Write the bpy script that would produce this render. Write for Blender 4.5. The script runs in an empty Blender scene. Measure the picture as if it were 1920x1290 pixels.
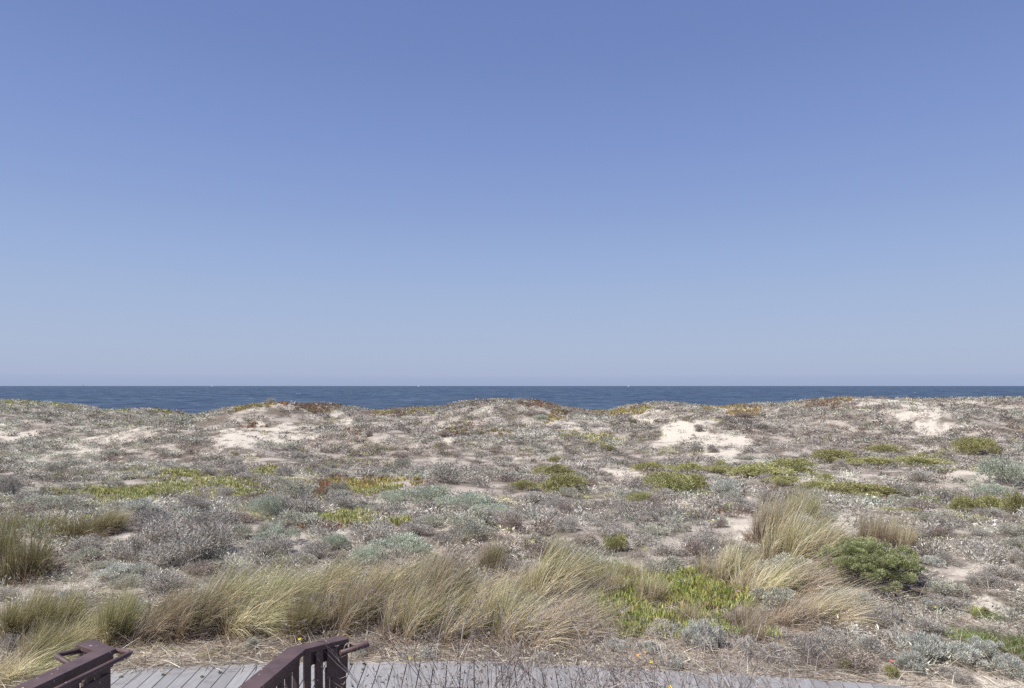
import bpy, math, random
import numpy as np
from mathutils import Vector

random.seed(11)
RNG = np.random.default_rng(7)
scene = bpy.context.scene
COL = scene.collection
R = math.radians

# ------------------------------------------------------------------ camera, sky, sun
CAM_H = 3.0
F = 1280.0           # focal length in photograph pixels (24 mm on 36 mm, 1920 px wide)
CX, HZ = 960.0, 723.5
cam_d = bpy.data.cameras.new('camera')
cam = bpy.data.objects.new('camera', cam_d)
COL.objects.link(cam)
cam.location = (0, 0, CAM_H)
cam.rotation_euler = (R(90), 0, 0)
cam_d.sensor_width = 36; cam_d.lens = 24
cam_d.shift_y = (HZ - 645.0) / 1920.0
cam_d.clip_start = 0.05; cam_d.clip_end = 120000
scene.camera = cam

SUN_EL, SUN_AZ = R(56), R(-112)      # azimuth clockwise from +Y (view direction)
world = bpy.data.worlds.new('World'); scene.world = world
world.use_nodes = True
nt = world.node_tree; nt.nodes.clear()
sky = nt.nodes.new('ShaderNodeTexSky'); sky.sky_type = 'NISHITA'
sky.sun_disc = False
sky.sun_elevation = SUN_EL; sky.sun_rotation = SUN_AZ
sky.altitude = 0; sky.air_density = 1.0; sky.dust_density = 1.0; sky.ozone_density = 1.0
hs = nt.nodes.new('ShaderNodeHueSaturation')
hs.inputs['Hue'].default_value = 0.5; hs.inputs['Saturation'].default_value = 1.0; hs.inputs['Value'].default_value = 1.0
tcw = nt.nodes.new('ShaderNodeTexCoord')
sepw = nt.nodes.new('ShaderNodeSeparateXYZ')
rampw = nt.nodes.new('ShaderNodeValToRGB')          # colour of the air by height above the horizon
nt.links.new(tcw.outputs['Generated'], sepw.inputs[0])
nt.links.new(sepw.outputs['Z'], rampw.inputs['Fac'])
def lin(c):
    return tuple(((v/255)/12.92 if v/255 <= 0.04045 else ((v/255+0.055)/1.055)**2.4) for v in c)
def set_ramp(ramp, stops):
    el = ramp.color_ramp.elements
    while len(el) > len(stops): el.remove(el[-1])
    while len(el) < len(stops): el.new(0.5)
    for e, (p, c) in zip(el, stops):
        e.position = p; e.color = (*c, 1)
SKY_STOPS = [
    (0.000, (158,173,208)),
    (0.011, (161,176,209)),
    (0.016, (168,181,212)),
    (0.030, (169,183,212)),
    (0.065, (168,184,214)),
    (0.120, (162,181,215)),
    (0.180, (152,174,215)),
    (0.250, (139,162,210)),
    (0.330, (126,150,204)),
    (0.420, (114,138,193)),
    (0.500, (108,130,188)),
    (0.800, (78,104,168)),
]
BG = 0.10
EXPO = 0.55
set_ramp(rampw, [(p, tuple(v / BG / (2**EXPO) for v in lin(c))) for p, c in SKY_STOPS])
mixw = nt.nodes.new('ShaderNodeMix'); mixw.data_type = 'RGBA'
mixw.inputs['Factor'].default_value = 0.94
bg = nt.nodes.new('ShaderNodeBackground'); bg.inputs['Strength'].default_value = BG
wo = nt.nodes.new('ShaderNodeOutputWorld')
nt.links.new(sky.outputs[0], hs.inputs['Color'])
nt.links.new(hs.outputs[0], mixw.inputs['A'])
nt.links.new(rampw.outputs[0], mixw.inputs['B'])
nt.links.new(mixw.outputs['Result'], bg.inputs['Color'])
nt.links.new(bg.outputs[0], wo.inputs['Surface'])

sl = bpy.data.lights.new('sun', 'SUN'); sl.energy = 4.3; sl.angle = R(0.5); sl.color = (1.0, 0.955, 0.90)
sun = bpy.data.objects.new('sun', sl); COL.objects.link(sun)
sdir = Vector((math.sin(SUN_AZ)*math.cos(SUN_EL), math.cos(SUN_AZ)*math.cos(SUN_EL), math.sin(SUN_EL)))
sun.rotation_euler = sdir.to_track_quat('Z', 'Y').to_euler()
sun.location = (0, 0, 40)

vs = scene.view_settings
scene.display_settings.display_device = 'sRGB'
vs.view_transform = 'Standard'; vs.look = 'None'; vs.exposure = EXPO; vs.gamma = 1.0
scene.render.engine = 'CYCLES'
scene.cycles.max_bounces = 5; scene.cycles.diffuse_bounces = 3; scene.cycles.glossy_bounces = 2
scene.cycles.transmission_bounces = 3; scene.cycles.transparent_max_bounces = 4
scene.render.filter_size = 0.95
scene.cycles.use_denoising = False

# ------------------------------------------------------------------ noise
def _hash(ix, iy, seed):
    n = (ix.astype(np.int64) * 374761393 + iy.astype(np.int64) * 668265263 + seed * 974634777) & 0xFFFFFFFF
    n = ((n ^ (n >> 13)) * 1274126177) & 0xFFFFFFFF
    n = (n ^ (n >> 16)) & 0xFFFFFF
    return n / float(0xFFFFFF)
def vnoise(x, y, seed=0):
    x = np.asarray(x, float); y = np.asarray(y, float)
    ix = np.floor(x); iy = np.floor(y); fx = x - ix; fy = y - iy
    fx = fx*fx*(3-2*fx); fy = fy*fy*(3-2*fy)
    a = _hash(ix, iy, seed); b = _hash(ix+1, iy, seed); c = _hash(ix, iy+1, seed); d = _hash(ix+1, iy+1, seed)
    return (a*(1-fx)+b*fx)*(1-fy) + (c*(1-fx)+d*fx)*fy
def fbm(x, y, seed=0, octs=4):
    s = 0; a = 0.5; t = 0
    for o in range(octs):
        s = s + a*vnoise(x, y, seed+o*17); t += a; a *= 0.5
        x = np.asarray(x)*2.03+11.3; y = np.asarray(y)*2.03+5.7
    return s/t
def sstep(t):
    t = np.clip(t, 0, 1); return t*t*(3-2*t)

# ------------------------------------------------------------------ terrain height
CREST = np.array([(-900,742),(-500,750),(-200,742),(0,750),(50,754),(110,764),(180,768),(200,764),(240,763),(270,770),
    (320,773),(400,770),(440,764),(480,756),(520,755),(600,755),(640,760),(680,766),(760,761),(830,760),(860,753),
    (920,750),(1000,750),(1050,758),(1100,765),(1150,765),(1190,758),(1250,753),(1310,758),(1370,760),(1430,755),
    (1500,756),(1560,749),(1620,745),(1690,748),(1750,749),(1850,748),(1920,746),(2200,744),(2600,752),(3000,748)], float)
BASE_Y = np.array([-12,-4,3.5,5.2,6.0,7.4,8.2,9.5,12,16,20,28,36,60], float)
BASE_Z = np.array([-.9,-.7,-.42,-.30,-.12,-.05,-.02,.03,.05,-.10,-.30,-.55,-.50,-.5], float)
MOUNDS = [  # photo x, distance, height, half width, half depth
    (505,50,.60,3.6,3.4),(960,50,.55,5.5,3.6),(1300,45,.50,4.2,3.2),(1690,47,.60,6,3.6),(120,46,.35,6,3.6),
    (720,41,.28,3,2.4),(1470,35,.22,4,2.2),(1080,38,.25,4,2.5),(300,36,.22,5,2.5),(1850,36,.25,4,2.5),
    (1500,13.5,.22,1.4,1.6),(1640,10.2,.10,1.0,.8),(330,15,.18,2.5,1.6),(760,14,.12,1.5,1.2),(1890,24,.4,3.5,2.5),
    (60,13,.2,1.6,1.5),(840,23,.2,2.5,2)]
CREST[:,1] = np.where(CREST[:,1] > 752, 752+(CREST[:,1]-752)*1.38, CREST[:,1]-1)
CREST[:,1] += np.where(CREST[:,0] < 130, 6, 3)
def crest_y(x):
    return 60 + 3.0*np.sin(np.asarray(x)*0.075+1.0) + 1.2*np.sin(np.asarray(x)*0.21)
def H(x, y):
    x = np.asarray(x, float); y = np.asarray(y, float)
    yc = crest_y(x)
    px = CX + F*x/yc
    zc = CAM_H - (np.interp(px, CREST[:,0], CREST[:,1])-HZ)/F*yc
    zc = zc + 0.05*(vnoise(x*1.7, y*0+3, 91)-.5)
    t = (y-33)/(yc-33)
    z = np.interp(y, BASE_Y, BASE_Z)*(1-sstep(t)) + zc*sstep(t)
    for mpx, mY, a, sx, sy in MOUNDS:
        mx = (mpx-CX)/F*mY
        z = z + (a*1.35 if mY > 34 else a)*np.exp(-((x-mx)/sx)**2-((y-mY)/sy)**2)
    env = sstep((y-8)/8)*(1-sstep((y-(yc-9))/8))
    z = z + env*0.42*(fbm(x/5.5, y/4.5, 3, 3)-.5)*sstep((y-8)/22+.25)
    z = z + sstep((y-7.6)/2)*0.10*(fbm(x/1.1, y/1.1, 9, 3)-.5)*(1-sstep((y-(yc-6))/5))
    ze = zc*(1-sstep((y-yc)/70)) + (-9.5)*sstep((y-yc)/70)
    return np.where(y > yc, ze, z)
_YS = np.concatenate([np.arange(4.5, 12, .03), np.arange(12, 75, .08)])
def ground_at(px, py):
    """the point of the terrain seen at a photograph pixel"""
    xs = (px-CX)/F*_YS; zr = CAM_H-(py-HZ)/F*_YS
    h = H(xs, _YS)
    k = np.nonzero(h >= zr)[0]
    i = k[0] if len(k) else len(_YS)-1
    return float(xs[i]), float(_YS[i]), float(h[i])
def to_px(x, y, z):
    return CX+F*x/y, HZ+F*(CAM_H-z)/y

# patches are listed by where they lie in the view and used only to decide what grows where
SAND = [(15,812,28,14,1),(65,820,25,8,.7),(190,836,80,18,.75),(120,852,70,14,.55),(265,812,40,8,.6),(30,850,40,12,.5),
 (430,822,38,15,1),(500,815,66,20,.95),(560,812,40,14,.8),(527,805,25,10,.9),(590,790,35,10,.6),(450,863,34,9,.7),(230,842,20,10,.8),
 (620,775,22,10,.8),(650,787,22,14,.8),(820,800,16,13,.7),(893,770,20,7,.9),(840,827,14,10,.7),(963,833,26,9,.7),(980,863,70,8,.5),
 (1057,800,30,10,.7),(1117,797,28,9,.6),(1233,783,44,14,.75),(1273,812,34,26,.9),(1227,832,28,8,.8),(1190,887,55,8,.7),(1160,880,30,6,.7),
 (1300,815,38,24,.95),(1363,838,46,26,1),(1330,790,20,12,.7),(1440,867,28,8,.8),(1527,833,18,7,.6),(1640,753,48,10,.95),(1600,750,30,6,.7),(1723,770,52,15,.9),
 (1747,803,38,14,.9),(1730,842,30,9,.6),(1680,785,40,9,.5),(1813,753,44,8,.8),(1890,768,30,6,.5),(1613,897,110,13,.55),(1797,895,70,12,.6),(1860,870,40,8,.5),
 (1590,985,26,26,1),(1560,960,20,12,.5),(1300,946,44,12,.65),(1397,978,44,12,.7),(957,1030,44,9,.7),(1187,1062,34,8,.85),(1150,1001,24,8,.6),
 (713,985,40,7,.5),(650,998,40,6,.6),(1407,1013,38,16,.85),(1340,1020,30,9,.5),(1763,1086,60,10,.6),(1860,1070,70,9,.85),(1847,1137,32,15,1),(1890,1152,34,9,.85),
 (1700,1139,34,11,.6),(1440,945,20,14,.4),(1107,1250,50,6,1),(1830,1286,80,9,.9),(490,1240,50,6,.8),(1010,1238,60,5,.7),(1730,1050,30,12,.5),(1200,1000,40,10,.35),(860,1000,30,7,.5),
 (230,1002,20,12,.7),(105,955,12,5,.3),(1780,1120,30,8,.6),(1370,770,30,6,.8),(1420,775,26,6,.6),(700,830,30,6,.4),(330,845,25,6,.4),(1040,770,14,8,.5),
 (1250,860,40,6,.4),(1500,805,24,7,.4),(1330,870,40,6,.4),(90,870,60,9,.4),(1700,870,60,7,.35)]
ICE = [  # x, y, rx, ry, density, colour key
 (350,893,60,12,.75,'yg'),(400,905,60,14,.8,'yg'),(300,920,70,12,.65,'yg'),(217,930,75,14,.8,'yg'),(150,925,50,10,.5,'yg'),(490,886,34,7,.6,'yg'),(440,925,60,10,.45,'yg'),
 (660,905,46,9,.8,'yo'),(740,903,46,9,.9,'yo'),(690,918,50,8,.7,'yg'),(605,922,36,7,.8,'red'),(650,900,26,5,.7,'red'),
 (650,972,70,9,.95,'yg'),(720,975,46,7,.8,'yg'),(676,982,40,8,.9,'yg'),(600,972,30,6,.6,'yo'),
 (1160,1130,64,40,1,'gr'),(1220,1155,84,38,1,'gr'),(1300,1130,84,46,1,'gr'),(1270,1095,80,20,.8,'gr'),(1380,1125,40,26,.7,'gr'),(1160,1085,40,18,.6,'gr'),(1240,1180,50,12,.8,'gr'),(1400,1185,50,10,.4,'gr'),
 (60,755,50,4,.8,'yg'),(120,762,20,3,.5,'yo'),(217,765,28,5,.9,'yg'),(310,772,20,3,.3,'yg'),(470,763,30,5,.8,'yo'),(500,757,20,3,.6,'yo'),(533,756,10,3,1,'red'),(575,765,46,8,.85,'br'),(620,762,34,6,.8,'br'),(585,775,26,5,.5,'br'),
 (700,768,34,4,.6,'yo'),(780,765,20,4,.5,'yo'),(745,773,20,4,.5,'br'),(1000,754,26,5,.85,'br'),(1030,762,44,6,.7,'br'),(1033,788,26,7,.8,'yo'),(1050,778,20,4,.5,'br'),
 (870,808,34,6,.6,'br'),(933,812,8,9,.8,'yo'),(1140,770,60,5,.75,'yo'),(1190,766,30,6,.8,'yo'),(1110,768,20,4,.6,'br'),(1330,763,20,5,.9,'or'),(1363,763,34,4,.8,'or'),(1395,776,36,6,.85,'or'),
 (1500,752,24,3,.8,'or'),(1575,757,30,4,.6,'br'),(1540,762,30,5,.4,'br'),(1590,754,18,4,.6,'or'),(1910,803,20,5,.4,'br'),
 (1095,818,40,8,.5,'yg'),(1110,828,26,5,.4,'yg'),(470,800,12,6,.6,'red'),(670,808,10,5,.5,'red'),(280,825,16,4,.35,'red'),(1640,928,40,7,.4,'yg'),(1530,893,40,5,.3,'yg'),
 (1350,925,10,3,.4,'red'),(1660,935,14,4,.35,'red'),(1700,975,10,4,.4,'red'),(1350,965,8,3,.4,'red'),(1845,1160,40,8,.3,'gr'),(840,835,20,3,.3,'yg'),
 (1463,895,8,3,.3,'yg'),(620,990,60,5,.3,'red'),(180,980,20,4,.2,'yg')]
def patch(px, py, lst, warp=1.0):
    """strength 0..1 and index of the strongest patch, edges broken up by noise"""
    px = np.asarray(px, float); py = np.asarray(py, float)
    wx = px + warp*(50*(fbm(px/34, py/14, 51, 4)-.5)+22*(fbm(px/9, py/4, 53, 2)-.5)); wy = py + warp*(26*(fbm(px/34+40, py/14, 57, 4)-.5)+12*(fbm(px/9, py/4, 59, 2)-.5))
    best = np.zeros_like(px); idx = np.full(px.shape, -1)
    for i, p in enumerate(lst):
        d = ((wx-p[0])/p[2])**2 + ((wy-p[1])/p[3])**2
        v = p[4]*np.clip(1.7-1.0*d, 0, 1)
        m = v > best
        best = np.where(m, v, best); idx = np.where(m, i, idx)
    return best, idx

def sandmask(x, y, px, py):
    sv, _ = patch(px, py, SAND)
    return np.clip(sv*1.22+.62-1.35*fbm(x/1.0, y/1.4, 211, 4)-1.0*fbm(x/.30, y/.42, 215, 3), 0, 1)

# ------------------------------------------------------------------ object helpers
def tag(o, label=None, cat=None, group=None, kind=None):
    if label: o['label'] = label
    if cat: o['category'] = cat
    if group: o['group'] = group
    if kind: o['kind'] = kind
    return o
def link(name, data, parent=None):
    o = bpy.data.objects.new(name, data); COL.objects.link(o)
    if parent: o.parent = parent
    return o
def empty(name, loc):
    o = bpy.data.objects.new(name, None); COL.objects.link(o); o.location = loc; o.empty_display_size = .1
    return o
def np_mesh(name, V, Fq, C=None, smooth=False, mat=None):
    V = np.asarray(V, np.float32); Fq = np.asarray(Fq, np.int32)
    k = Fq.shape[1]
    me = bpy.data.meshes.new(name)
    me.vertices.add(len(V)); me.vertices.foreach_set('co', V.ravel())
    me.loops.add(Fq.size); me.loops.foreach_set('vertex_index', Fq.ravel())
    me.polygons.add(len(Fq))
    me.polygons.foreach_set('loop_start', np.arange(0, Fq.size, k, dtype=np.int32))
    me.polygons.foreach_set('use_smooth', np.full(len(Fq), bool(smooth)))
    me.update(calc_edges=True)
    if C is not None:
        a = me.color_attributes.new('Col', 'FLOAT_COLOR', 'POINT')
        C4 = np.ones((len(V), 4), np.float32); C4[:, :3] = C
        a.data.foreach_set('color', C4.ravel())
    if mat: me.materials.append(mat)
    return me

# ------------------------------------------------------------------ materials
def new_mat(name):
    m = bpy.data.materials.new(name); m.use_nodes = True
    n = m.node_tree; b = n.nodes['Principled BSDF']
    return m, n, b
def leaf_mat(name, rough=.75, transl=.25, spec=.25, var=.12):
    m, n, b = new_mat(name)
    at = n.nodes.new('ShaderNodeAttribute'); at.attribute_name = 'Col'
    oi = n.nodes.new('ShaderNodeObjectInfo')
    mr = n.nodes.new('ShaderNodeMapRange'); mr.inputs['To Min'].default_value = 1-var; mr.inputs['To Max'].default_value = 1+var
    n.links.new(oi.outputs['Random'], mr.inputs['Value'])
    hsv = n.nodes.new('ShaderNodeHueSaturation')
    mh = n.nodes.new('ShaderNodeMapRange'); mh.inputs['To Min'].default_value = .5-var*.08; mh.inputs['To Max'].default_value = .5+var*.08
    n.links.new(oi.outputs['Random'], mh.inputs['Value']); n.links.new(mh.outputs[0], hsv.inputs['Hue'])
    n.links.new(mr.outputs[0], hsv.inputs['Value']); n.links.new(at.outputs['Color'], hsv.inputs['Color'])
    n.links.new(hsv.outputs[0], b.inputs['Base Color'])
    b.inputs['Roughness'].default_value = rough; b.inputs['Specular IOR Level'].default_value = spec
    tr = n.nodes.new('ShaderNodeBsdfTranslucent'); n.links.new(hsv.outputs[0], tr.inputs['Color'])
    mx = n.nodes.new('ShaderNodeMixShader'); mx.inputs[0].default_value = transl
    n.links.new(b.outputs[0], mx.inputs[1]); n.links.new(tr.outputs[0], mx.inputs[2])
    n.links.new(mx.outputs[0], n.nodes['Material Output'].inputs['Surface'])
    return m
M_LEAF = leaf_mat('shrub_leaf')
M_GRASS = leaf_mat('grass_blade', .6, .3, .3, .22)
M_TWIG = leaf_mat('dry_twig', .9, 0.0, .1)
M_ICE = leaf_mat('succulent_leaf', .45, .2, .4, .05)

def sand_mat():
    m, n, b = new_mat('dune_sand')
    L = n.links.new
    tc = n.nodes.new('ShaderNodeTexCoord')
    at = n.nodes.new('ShaderNodeAttribute'); at.attribute_name = 'Col'
    n1 = n.nodes.new('ShaderNodeTexNoise'); n1.inputs['Scale'].default_value = 14; n1.inputs['Detail'].default_value = 8; n1.inputs['Roughness'].default_value = .7
    n2 = n.nodes.new('ShaderNodeTexNoise'); n2.inputs['Scale'].default_value = 90; n2.inputs['Detail'].default_value = 4
    L(tc.outputs['Object'], n1.inputs['Vector']); L(tc.outputs['Object'], n2.inputs['Vector'])
    r1 = n.nodes.new('ShaderNodeValToRGB'); set_ramp(r1, [(.35,(.62,.58,.53)),(.55,(1,1,1)),(.7,(1.08,1.07,1.05))])
    L(n1.outputs['Fac'], r1.inputs['Fac'])
    mu = n.nodes.new('ShaderNodeMix'); mu.data_type = 'RGBA'; mu.blend_type = 'MULTIPLY'; mu.inputs['Factor'].default_value = .8
    L(at.outputs['Color'], mu.inputs['A']); L(r1.outputs[0], mu.inputs['B'])
    r2 = n.nodes.new('ShaderNodeValToRGB'); set_ramp(r2, [(.3,(.8,.79,.77)),(.6,(1.05,1.05,1.05))])
    L(n2.outputs['Fac'], r2.inputs['Fac'])
    mu2 = n.nodes.new('ShaderNodeMix'); mu2.data_type = 'RGBA'; mu2.blend_type = 'MULTIPLY'; mu2.inputs['Factor'].default_value = 1
    L(mu.outputs['Result'], mu2.inputs['A']); L(r2.outputs[0], mu2.inputs['B'])
    L(mu2.outputs['Result'], b.inputs['Base Color'])
    b.inputs['Roughness'].default_value = .95; b.inputs['Specular IOR Level'].default_value = .1
    bp = n.nodes.new('ShaderNodeBump'); bp.inputs['Strength'].default_value = .7; bp.inputs['Distance'].default_value = .05
    L(n1.outputs['Fac'], bp.inputs['Height']); L(bp.outputs[0], b.inputs['Normal'])
    return m

def sea_mat():
    m, n, b = new_mat('sea_water')
    L = n.links.new
    tc = n.nodes.new('ShaderNodeTexCoord')
    mp = n.nodes.new('ShaderNodeMapping'); mp.inputs['Scale'].default_value = (.022, .045, 1)
    L(tc.outputs['Object'], mp.inputs['Vector'])
    nz = n.nodes.new('ShaderNodeTexNoise'); nz.inputs['Scale'].default_value = 1.0; nz.inputs['Detail'].default_value = 9; nz.inputs['Roughness'].default_value = .62
    L(mp.outputs[0], nz.inputs['Vector'])
    mp2 = n.nodes.new('ShaderNodeMapping'); mp2.inputs['Scale'].default_value = (.0012, .006, 1)
    L(tc.outputs['Object'], mp2.inputs['Vector'])
    nb = n.nodes.new('ShaderNodeTexNoise'); nb.inputs['Scale'].default_value = 1.0; nb.inputs['Detail'].default_value = 3
    L(mp2.outputs[0], nb.inputs['Vector'])
    rp = n.nodes.new('ShaderNodeValToRGB'); set_ramp(rp, [(.36,(.011,.024,.042)),(.52,(.024,.044,.070)),(.66,(.060,.092,.125))])
    L(nz.outputs['Fac'], rp.inputs['Fac'])
    rp2 = n.nodes.new('ShaderNodeValToRGB'); set_ramp(rp2, [(.35,(.85,.88,.92)),(.65,(1.12,1.1,1.06))])
    L(nb.outputs['Fac'], rp2.inputs['Fac'])
    mu = n.nodes.new('ShaderNodeMix'); mu.data_type = 'RGBA'; mu.blend_type = 'MULTIPLY'; mu.inputs['Factor'].default_value = 1
    L(rp.outputs[0], mu.inputs['A']); L(rp2.outputs[0], mu.inputs['B'])
    # small foam flecks
    mp3 = n.nodes.new('ShaderNodeMapping'); mp3.inputs['Scale'].default_value = (.10, .16, 1)
    L(tc.outputs['Object'], mp3.inputs['Vector'])
    nf = n.nodes.new('ShaderNodeTexNoise'); nf.inputs['Scale'].default_value = 1.0; nf.inputs['Detail'].default_value = 5
    L(mp3.outputs[0], nf.inputs['Vector'])
    rf = n.nodes.new('ShaderNodeValToRGB'); set_ramp(rf, [(.715,(0,0,0)),(.75,(1,1,1))])
    L(nf.outputs['Fac'], rf.inputs['Fac'])
    mf = n.nodes.new('ShaderNodeMix'); mf.data_type = 'RGBA'
    L(rf.outputs[0], mf.inputs['Factor']); L(mu.outputs['Result'], mf.inputs['A']); mf.inputs['B'].default_value = (.5,.55,.6,1)
    L(mf.outputs['Result'], b.inputs['Base Color'])
    b.inputs['Roughness'].default_value = .35; b.inputs['IOR'].default_value = 1.33; b.inputs['Specular IOR Level'].default_value = .42
    bp = n.nodes.new('ShaderNodeBump'); bp.inputs['Strength'].default_value = .5; bp.inputs['Distance'].default_value = 1.0
    L(nz.outputs['Fac'], bp.inputs['Height']); L(bp.outputs[0], b.inputs['Normal'])
    return m

def plank_mat():
    m, n, b = new_mat('grey_composite_plank')
    L = n.links.new
    at = n.nodes.new('ShaderNodeAttribute'); at.attribute_name = 'Col'
    tc = n.nodes.new('ShaderNodeTexCoord')
    mp = n.nodes.new('ShaderNodeMapping'); mp.inputs['Scale'].default_value = (26, 2.2, 8)
    L(tc.outputs['Object'], mp.inputs['Vector'])
    nz = n.nodes.new('ShaderNodeTexNoise'); nz.inputs['Scale'].default_value = 2; nz.inputs['Detail'].default_value = 6
    L(mp.outputs[0], nz.inputs['Vector'])
    n2 = n.nodes.new('ShaderNodeTexNoise'); n2.inputs['Scale'].default_value = 5; n2.inputs['Detail'].default_value = 7; n2.inputs['Roughness'].default_value = .7
    L(tc.outputs['Object'], n2.inputs['Vector'])
    r = n.nodes.new('ShaderNodeValToRGB'); set_ramp(r, [(.3,(.86,.86,.87)),(.7,(1.08,1.08,1.08))]); L(nz.outputs['Fac'], r.inputs['Fac'])
    r2 = n.nodes.new('ShaderNodeValToRGB'); set_ramp(r2, [(.3,(.70,.68,.65)),(.48,(1,1,1)),(.62,(1,1,1)),(.78,(1.25,1.18,1.05))]); L(n2.outputs['Fac'], r2.inputs['Fac'])
    m1 = n.nodes.new('ShaderNodeMix'); m1.data_type = 'RGBA'; m1.blend_type = 'MULTIPLY'; m1.inputs['Factor'].default_value = 1
    m2 = n.nodes.new('ShaderNodeMix'); m2.data_type = 'RGBA'; m2.blend_type = 'MULTIPLY'; m2.inputs['Factor'].default_value = 1
    L(at.outputs['Color'], m1.inputs['A']); L(r.outputs[0], m1.inputs['B']); L(m1.outputs['Result'], m2.inputs['A']); L(r2.outputs[0], m2.inputs['B'])
    L(m2.outputs['Result'], b.inputs['Base Color'])
    b.inputs['Roughness'].default_value = .7
    return m
def paint_mat(name, c, rough=.5, speck=True):
    m, n, b = new_mat(name)
    L = n.links.new
    tc = n.nodes.new('ShaderNodeTexCoord')
    nz = n.nodes.new('ShaderNodeTexNoise'); nz.inputs['Scale'].default_value = 9; nz.inputs['Detail'].default_value = 8
    L(tc.outputs['Object'], nz.inputs['Vector'])
    r = n.nodes.new('ShaderNodeValToRGB'); set_ramp(r, [(.3,tuple(v*.75 for v in c)),(.65,tuple(v*1.25 for v in c))]); L(nz.outputs['Fac'], r.inputs['Fac'])
    out = r.outputs[0]
    if speck:      # chipped flecks in the paint
        vo = n.nodes.new('ShaderNodeTexNoise'); vo.inputs['Scale'].default_value = 26; vo.inputs['Detail'].default_value = 2
        L(tc.outputs['Object'], vo.inputs['Vector'])
        rr = n.nodes.new('ShaderNodeValToRGB'); set_ramp(rr, [(.71,(0,0,0)),(.735,(1,1,1))]); L(vo.outputs['Fac'], rr.inputs['Fac'])
        mx = n.nodes.new('ShaderNodeMix'); mx.data_type = 'RGBA'; L(rr.outputs[0], mx.inputs['Factor']); L(out, mx.inputs['A']); mx.inputs['B'].default_value = (.42,.38,.38,1)
        out = mx.outputs['Result']
    L(out, b.inputs['Base Color'])
    b.inputs['Roughness'].default_value = rough
    bp = n.nodes.new('ShaderNodeBump'); bp.inputs['Strength'].default_value = .25; bp.inputs['Distance'].default_value = .004
    n3 = n.nodes.new('ShaderNodeTexNoise'); n3.inputs['Scale'].default_value = 60; L(tc.outputs['Object'], n3.inputs['Vector'])
    L(n3.outputs['Fac'], bp.inputs['Height']); L(bp.outputs[0], b.inputs['Normal'])
    return m
def plain_mat(name, c, rough=.6):
    m, n, b = new_mat(name)
    nz = n.nodes.new('ShaderNodeTexNoise'); nz.inputs['Scale'].default_value = 40
    tc = n.nodes.new('ShaderNodeTexCoord'); n.links.new(tc.outputs['Object'], nz.inputs['Vector'])
    r = n.nodes.new('ShaderNodeValToRGB'); set_ramp(r, [(.3,tuple(v*.88 for v in c)),(.7,tuple(min(1,v*1.1) for v in c))])
    n.links.new(nz.outputs['Fac'], r.inputs['Fac']); n.links.new(r.outputs[0], b.inputs['Base Color'])
    b.inputs['Roughness'].default_value = rough
    return m
M_SAND = sand_mat(); M_SEA = sea_mat(); M_PLANK = plank_mat()
M_PAINT = paint_mat('brown_railing_paint', (.088,.055,.052), .55)
M_PIPE = paint_mat('brown_pipe_paint', (.098,.060,.055), .62)

# ------------------------------------------------------------------ ground, sea
ys = np.concatenate([np.linspace(-12, 4, 20, endpoint=False), 4*np.exp(np.linspace(0, math.log(75/4), 430)), np.linspace(76, 190, 30)])
s = np.linspace(-1, 1, 520)
YY, SS = np.meshgrid(ys, s, indexing='ij')
XX = SS*(np.abs(YY)*1.15+9)
ZZ = H(XX, YY)
V = np.stack([XX, YY, ZZ], -1).reshape(-1, 3)
nr, nc = XX.shape
i, j = np.meshgrid(np.arange(nr-1), np.arange(nc-1), indexing='ij')
a = (i*nc+j).ravel()
Fq = np.stack([a, a+1, a+nc+1, a+nc], -1)
ysafe = np.maximum(V[:,1], 3)
ppx, ppy = to_px(V[:,0], ysafe, V[:,2])
sandv = sandmask(V[:,0], V[:,1], ppx, ppy)
sandc = np.array([.63,.575,.49]); litc = np.array([.19,.16,.13])
lit2 = np.array([.46,.41,.355])
t = sstep((fbm(V[:,0]*1.3, V[:,1]*1.3, 71, 4)-.35)/.3)[:,None]
base = litc*(1-t)+lit2*t
tt = np.clip(sandv*2.0, 0, 1)[:,None]
C = base*(1-tt)+sandc*tt
ground = link('dune_ground', np_mesh('dune_ground', V, Fq, C, True, M_SAND))
tag(ground, kind='structure')

def sea_h(x, y):
    return 2.4*(fbm(x/15, y/22, 301, 3)-.5) + 2.6*(fbm(x/48+9, y/60, 311, 2)-.5)
ry = np.concatenate([[60,120], 180*np.exp(np.linspace(0, math.log(9000/180), 1000)), [14000, 60000]])
rs = np.linspace(-1, 1, 640)
YY, SS = np.meshgrid(ry, rs, indexing='ij'); XX = SS*(YY*.95+20)
ZZ = -7.0 + sea_h(XX, YY)*np.where(YY > 9500, 0, 1)
nr, nc = XX.shape
i, j = np.meshgrid(np.arange(nr-1), np.arange(nc-1), indexing='ij'); a = (i*nc+j).ravel()
sea = link('sea', np_mesh('sea', np.stack([XX,YY,ZZ],-1).reshape(-1,3), np.stack([a,a+1,a+nc+1,a+nc],-1), None, True, M_SEA)); tag(sea, kind='structure')

# ------------------------------------------------------------------ boardwalk
edge = np.array([(-4.33,7.20),(-2.99,7.36),(-1.73,7.41),(-.62,7.455),(.27,7.40),(.83,7.31),(1.76,7.185),(3.05,7.00),(4.23,6.74),(5.6,6.35),(7.5,5.6),(10,4.3)])
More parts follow.
